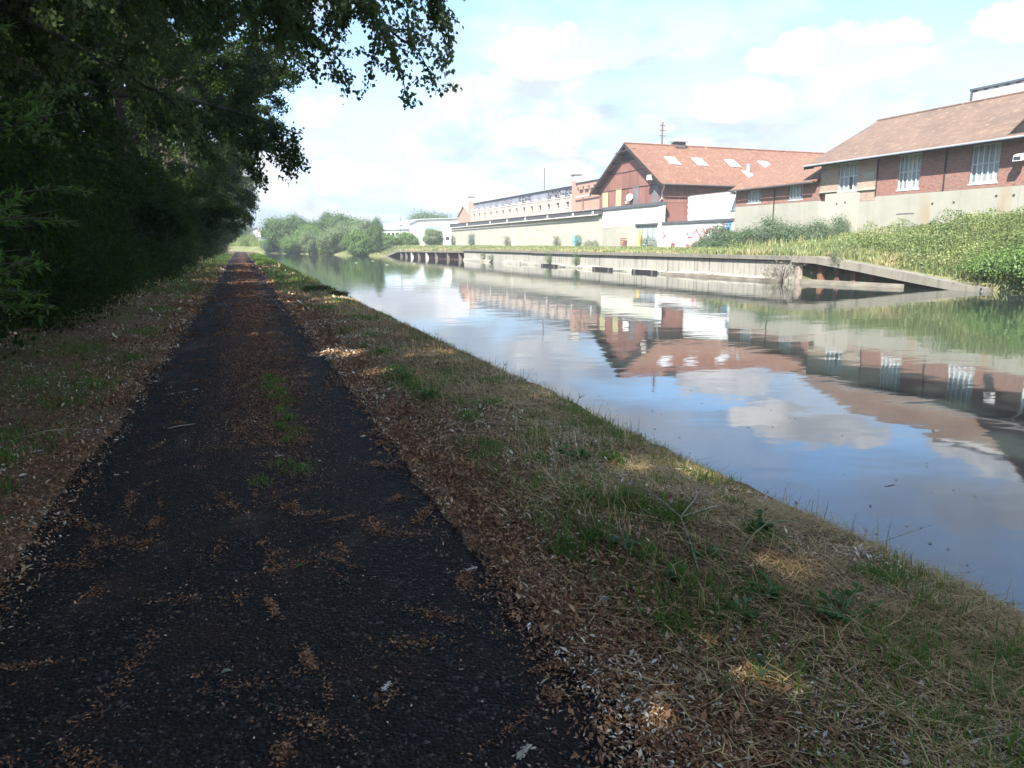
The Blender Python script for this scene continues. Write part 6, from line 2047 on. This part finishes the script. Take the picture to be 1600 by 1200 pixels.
def twig(label, paths, mat, r0, name='twig', group='twigs and stems on the bank', lift=0.02):
    m = MB()
    for pl in paths:
        k = len(pl)
        m.tube([(px, py, float(gz(px, py)) + (pl[i][2] if len(pl[i]) > 2 else lift)) for i, (px, py) in enumerate([(p[0], p[1]) for p in pl])], [r0 * (1 - 0.6 * i / (k - 1)) for i in range(k)], 6)
    return tag(m.build(name, M[mat], smooth=True), label, 'twig', group)


twig('bleached forked twig arching down the middle of the right bank', [[(1.93, 2.75), (2.02, 2.93), (2.08, 3.06), (2.16, 3.26, .05), (2.19, 3.5, .07), (2.21, 3.77, .06), (2.22, 4.04, .03)], [(2.16, 3.26, .05), (2.42, 3.5, .07), (2.50, 3.62, .09)], [(2.16, 3.26, .05), (2.40, 3.32, .08), (2.50, 3.36, .06)]], 'twig_pale', 0.0045)
twig('long green stem leaning from the right bank towards the water', [[(2.20, 2.80, .02), (2.36, 2.90, .07), (2.52, 2.98, .10), (2.72, 3.0, .10)]], 'stem_green', 0.006)
twig('brown forked twig lying where the asphalt ends near the bottom', [[(1.00, 2.37, .01), (1.09, 2.33, .02), (1.17, 2.28, .02), (1.24, 2.20, .015)], [(1.09, 2.33, .02), (1.15, 2.40, .04), (1.22, 2.38, .03), (1.30, 2.26, .02)], [(1.09, 2.33, .02), (1.16, 2.24, .012)]], 'twig_brown', 0.0042)
twig('thin brown twig in the litter below the bleached twig', [[(1.62, 2.62, .02), (1.72, 2.62, .03), (1.80, 2.55, .02)], [(1.66, 2.66, .02), (1.78, 2.68, .03)]], 'twig_brown', 0.0035)
twig('pale twig lying on the left half of the path', [[(-0.70, 6.95, .015), (-0.60, 7.0, .02), (-0.48, 7.03, .02)]], 'twig_pale', 0.007)
twig('thin twig across the grass of the left verge', [[(-1.75, 6.75, .03), (-1.6, 6.85, .05), (-1.42, 6.95, .05), (-1.3, 7.0, .03)]], 'twig_pale', 0.004)
twig('long dry straw sticking out over the water from the bank edge', [[(3.02, 3.05, .03), (3.25, 2.95, .03), (3.50, 2.83, .16)]], 'twig_pale', 0.0035)
for (x, y, lb) in [(3.22, 9.3, 'small dry seed head on the bank edge against the blue water'), (3.2, 13.0, 'forked dry stalk on the bank edge against the pale reflection'), (3.22, 6.9, 'dry stalk pair on the bank edge nearer the viewer')]:
    twig(lb, [[(x, y, .0), (x + .05, y + .02, .10), (x + .10, y, .16)], [(x + .05, y + .02, .10), (x + .02, y - .04, .17)], [(x + .05, y + .02, .10), (x + .13, y + .05, .12)]], 'dark_wood', 0.003)


def weed(label, x, y, n_leaf, L, wd_, hgt, mat, rad):
    """leafy weed: stems with broad leaves"""
    t = thing('weed', label, 'plant', (x, y, float(gz(x, y))), 'broad leaved weeds on the bank')
    m = MB()
    ps, ds = [], []
    for k in range(max(4, n_leaf // 5)):
        a = rng.uniform(0, 6.28)
        q = rad * rng.uniform(0.3, 1.0)
        h = hgt * rng.uniform(0.5, 1.0)
        m.tube([(x, y, t.location.z), (x + q * .5 * math.cos(a), y + q * .5 * math.sin(a), t.location.z + h * .7), (x + q * math.cos(a), y + q * math.sin(a), t.location.z + h)], [0.003, 0.0025, 0.0015], 4, cap=False)
        for j in range(5):
            f = rng.uniform(0.4, 1.0)
            ps.append((q * f * math.cos(a), q * f * math.sin(a), h * f))
            ds.append((math.cos(a) + rng.normal() * .8, math.sin(a) + rng.normal() * .8, rng.uniform(-0.1, 0.5)))
    m.build('stem', M['stem_green'], t)
    V_, F_, r_ = leaf_cloud(np.array(ps), np.array(ds), L * rng.uniform(0.7, 1.3, len(ps)), wd_, rng, 1.2, 0.12)
    link('leaves', np_mesh('leaves', V_, F_, r_), M[mat], t)


for (x, y, nl, L, w_, h, mt, rd, lb) in [
    (2.17, 4.62, 60, 0.05, 0.6, 0.12, 'weed', 0.13, 'bright green nettle clump on dark soil in the middle of the bank'),
    (2.24, 2.18, 80, 0.042, 0.45, 0.11, 'weed', 0.16, 'bright leafy weed in the lower right grass'),
    (2.03, 2.42, 14, 0.065, 0.35, 0.09, 'weed', 0.05, 'few upright dock leaves left of the leafy weed'),
    (1.86, 2.32, 12, 0.055, 0.40, 0.08, 'weed', 0.05, 'single dock plant with broad leaves nearest the litter'),
    (1.72, 1.98, 18, 0.05, 0.6, 0.06, 'weed_grey', 0.06, 'small rosette weed at the bottom of the bank'),
    (2.50, 3.10, 50, 0.05, 0.5, 0.10, 'weed', 0.14, 'spreading weed beside the long green stem'),
    (1.82, 2.75, 22, 0.045, 0.7, 0.06, 'weed', 0.07, 'low weed just below the end of the bleached twig'),
    (2.05, 2.85, 22, 0.045, 0.7, 0.06, 'weed', 0.07, 'low weed right of the end of the bleached twig'),
    (1.84, 10.3, 60, 0.05, 0.4, 0.13, 'weed', 0.16, 'green tuft of weed where the litter thins, far up the bank'),
    (1.72, 8.3, 60, 0.05, 0.4, 0.14, 'weed', 0.16, 'green tuft of weed nearer than the far one along the asphalt edge'),
    (1.72, 7.2, 60, 0.05, 0.4, 0.12, 'weed', 0.16, 'green weed patch at the litter edge, middle of the bank'),
    (1.75, 3.15, 40, 0.035, 0.7, 0.05, 'weed_grey', 0.09, 'grey green clover patch left of the bleached twig')]:
    weed(lb, x, y, nl, L, w_, h, mt, rd)
# dark ivy-like clumps halfway up the bank
for (x, y, sc, lb) in [(2.05, 25.0, (0.20, 0.16, 0.075), 'dark leafy clump on the bank far up the path, left one'), (2.5, 25.6, (0.2, 0.16, 0.08), 'dark leafy clump on the bank far up the path, middle one'), (2.85, 23.8, (0.2, 0.2, 0.07), 'dark leafy clump on the bank far up the path, nearest the water')]:
    put_bush(ub[1], lb, 'plant', (x, y, float(gz(x, y))), 'dark clumps on the bank', 'plant', y, sc)

# scraps floating on the canal
for (x, y, s_, lb) in [(5.55, 4.97, 0.06, 'white feather floating on the blue water near the right edge'), (3.95, 3.05, 0.022, 'tiny white speck floating near the bank at the lower right')]:
    lump('feather', lb, 'feather', x, y, s_, 'feather', 'scraps floating on the canal', 10, 2.4, 0.1, 0.3, -0.6)
for i, (x, y) in enumerate([(13.6, 95.0), (15.5, 84.0), (19.5, 88.0), (17.2, 104.0), (21.0, 110.0)]):
    lump('feather', ['white scrap drifting on the far water, leftmost', 'white scrap drifting on the far water, nearest of the far ones', 'white scrap drifting on the far water, right of the nearest', 'white scrap drifting far out under the willows', 'white scrap drifting far out under the round bush'][i],
         'feather', x, y, 0.22, 'feather', 'scraps floating on the canal', 8, 1.8, 0.2, 0.5, -0.6)

# ------------------------------------------------------------------ thin volume added to imitate the pale veil of lens glare
hz = MB().box(-1560, 1760, -1260, 2060, -2.8, 22.0)
hm = bpy.data.materials.new('glare_veil')
hm.use_nodes = True
hn = hm.node_tree.nodes
hn.remove(hn['Principled BSDF'])
pv = hn.new('ShaderNodeVolumePrincipled')
pv.inputs['Color'].default_value = (0.93, 0.96, 1.0, 1)
pv.inputs['Density'].default_value = 0.0009
pv.inputs['Anisotropy'].default_value = 0.2
hm.node_tree.links.new(pv.outputs[0], hn['Material Output'].inputs['Volume'])
hz.build('glare_veil', hm, None, None, 'stuff')

# small leaves and scum flecks floating on the canal, thicker along the near bank
rng = np.random.default_rng(404)
n = 260
y = np.exp(rng.uniform(math.log(2.5), math.log(60), n))
x = 3.42 + np.abs(rng.normal(size=n)) ** 1.6 * 1.6
k = 170
y = np.concatenate([y, rng.uniform(20, 110, k)])
x = np.concatenate([x, rng.uniform(6, 29, k)])
n = len(x)
d = rng.normal(size=(n, 3))
d[:, 2] = 0
V, F, r = leaf_cloud(np.stack([x, y, np.full(n, -0.594)], 1), d, rng.uniform(0.02, 0.05, n) * (0.8 + y / 40), 0.55, rng, 12.0, 0.0)
tag(link('floating_leaves', np_mesh('floating_leaves', V, F, r), M['litter']), kind='stuff')
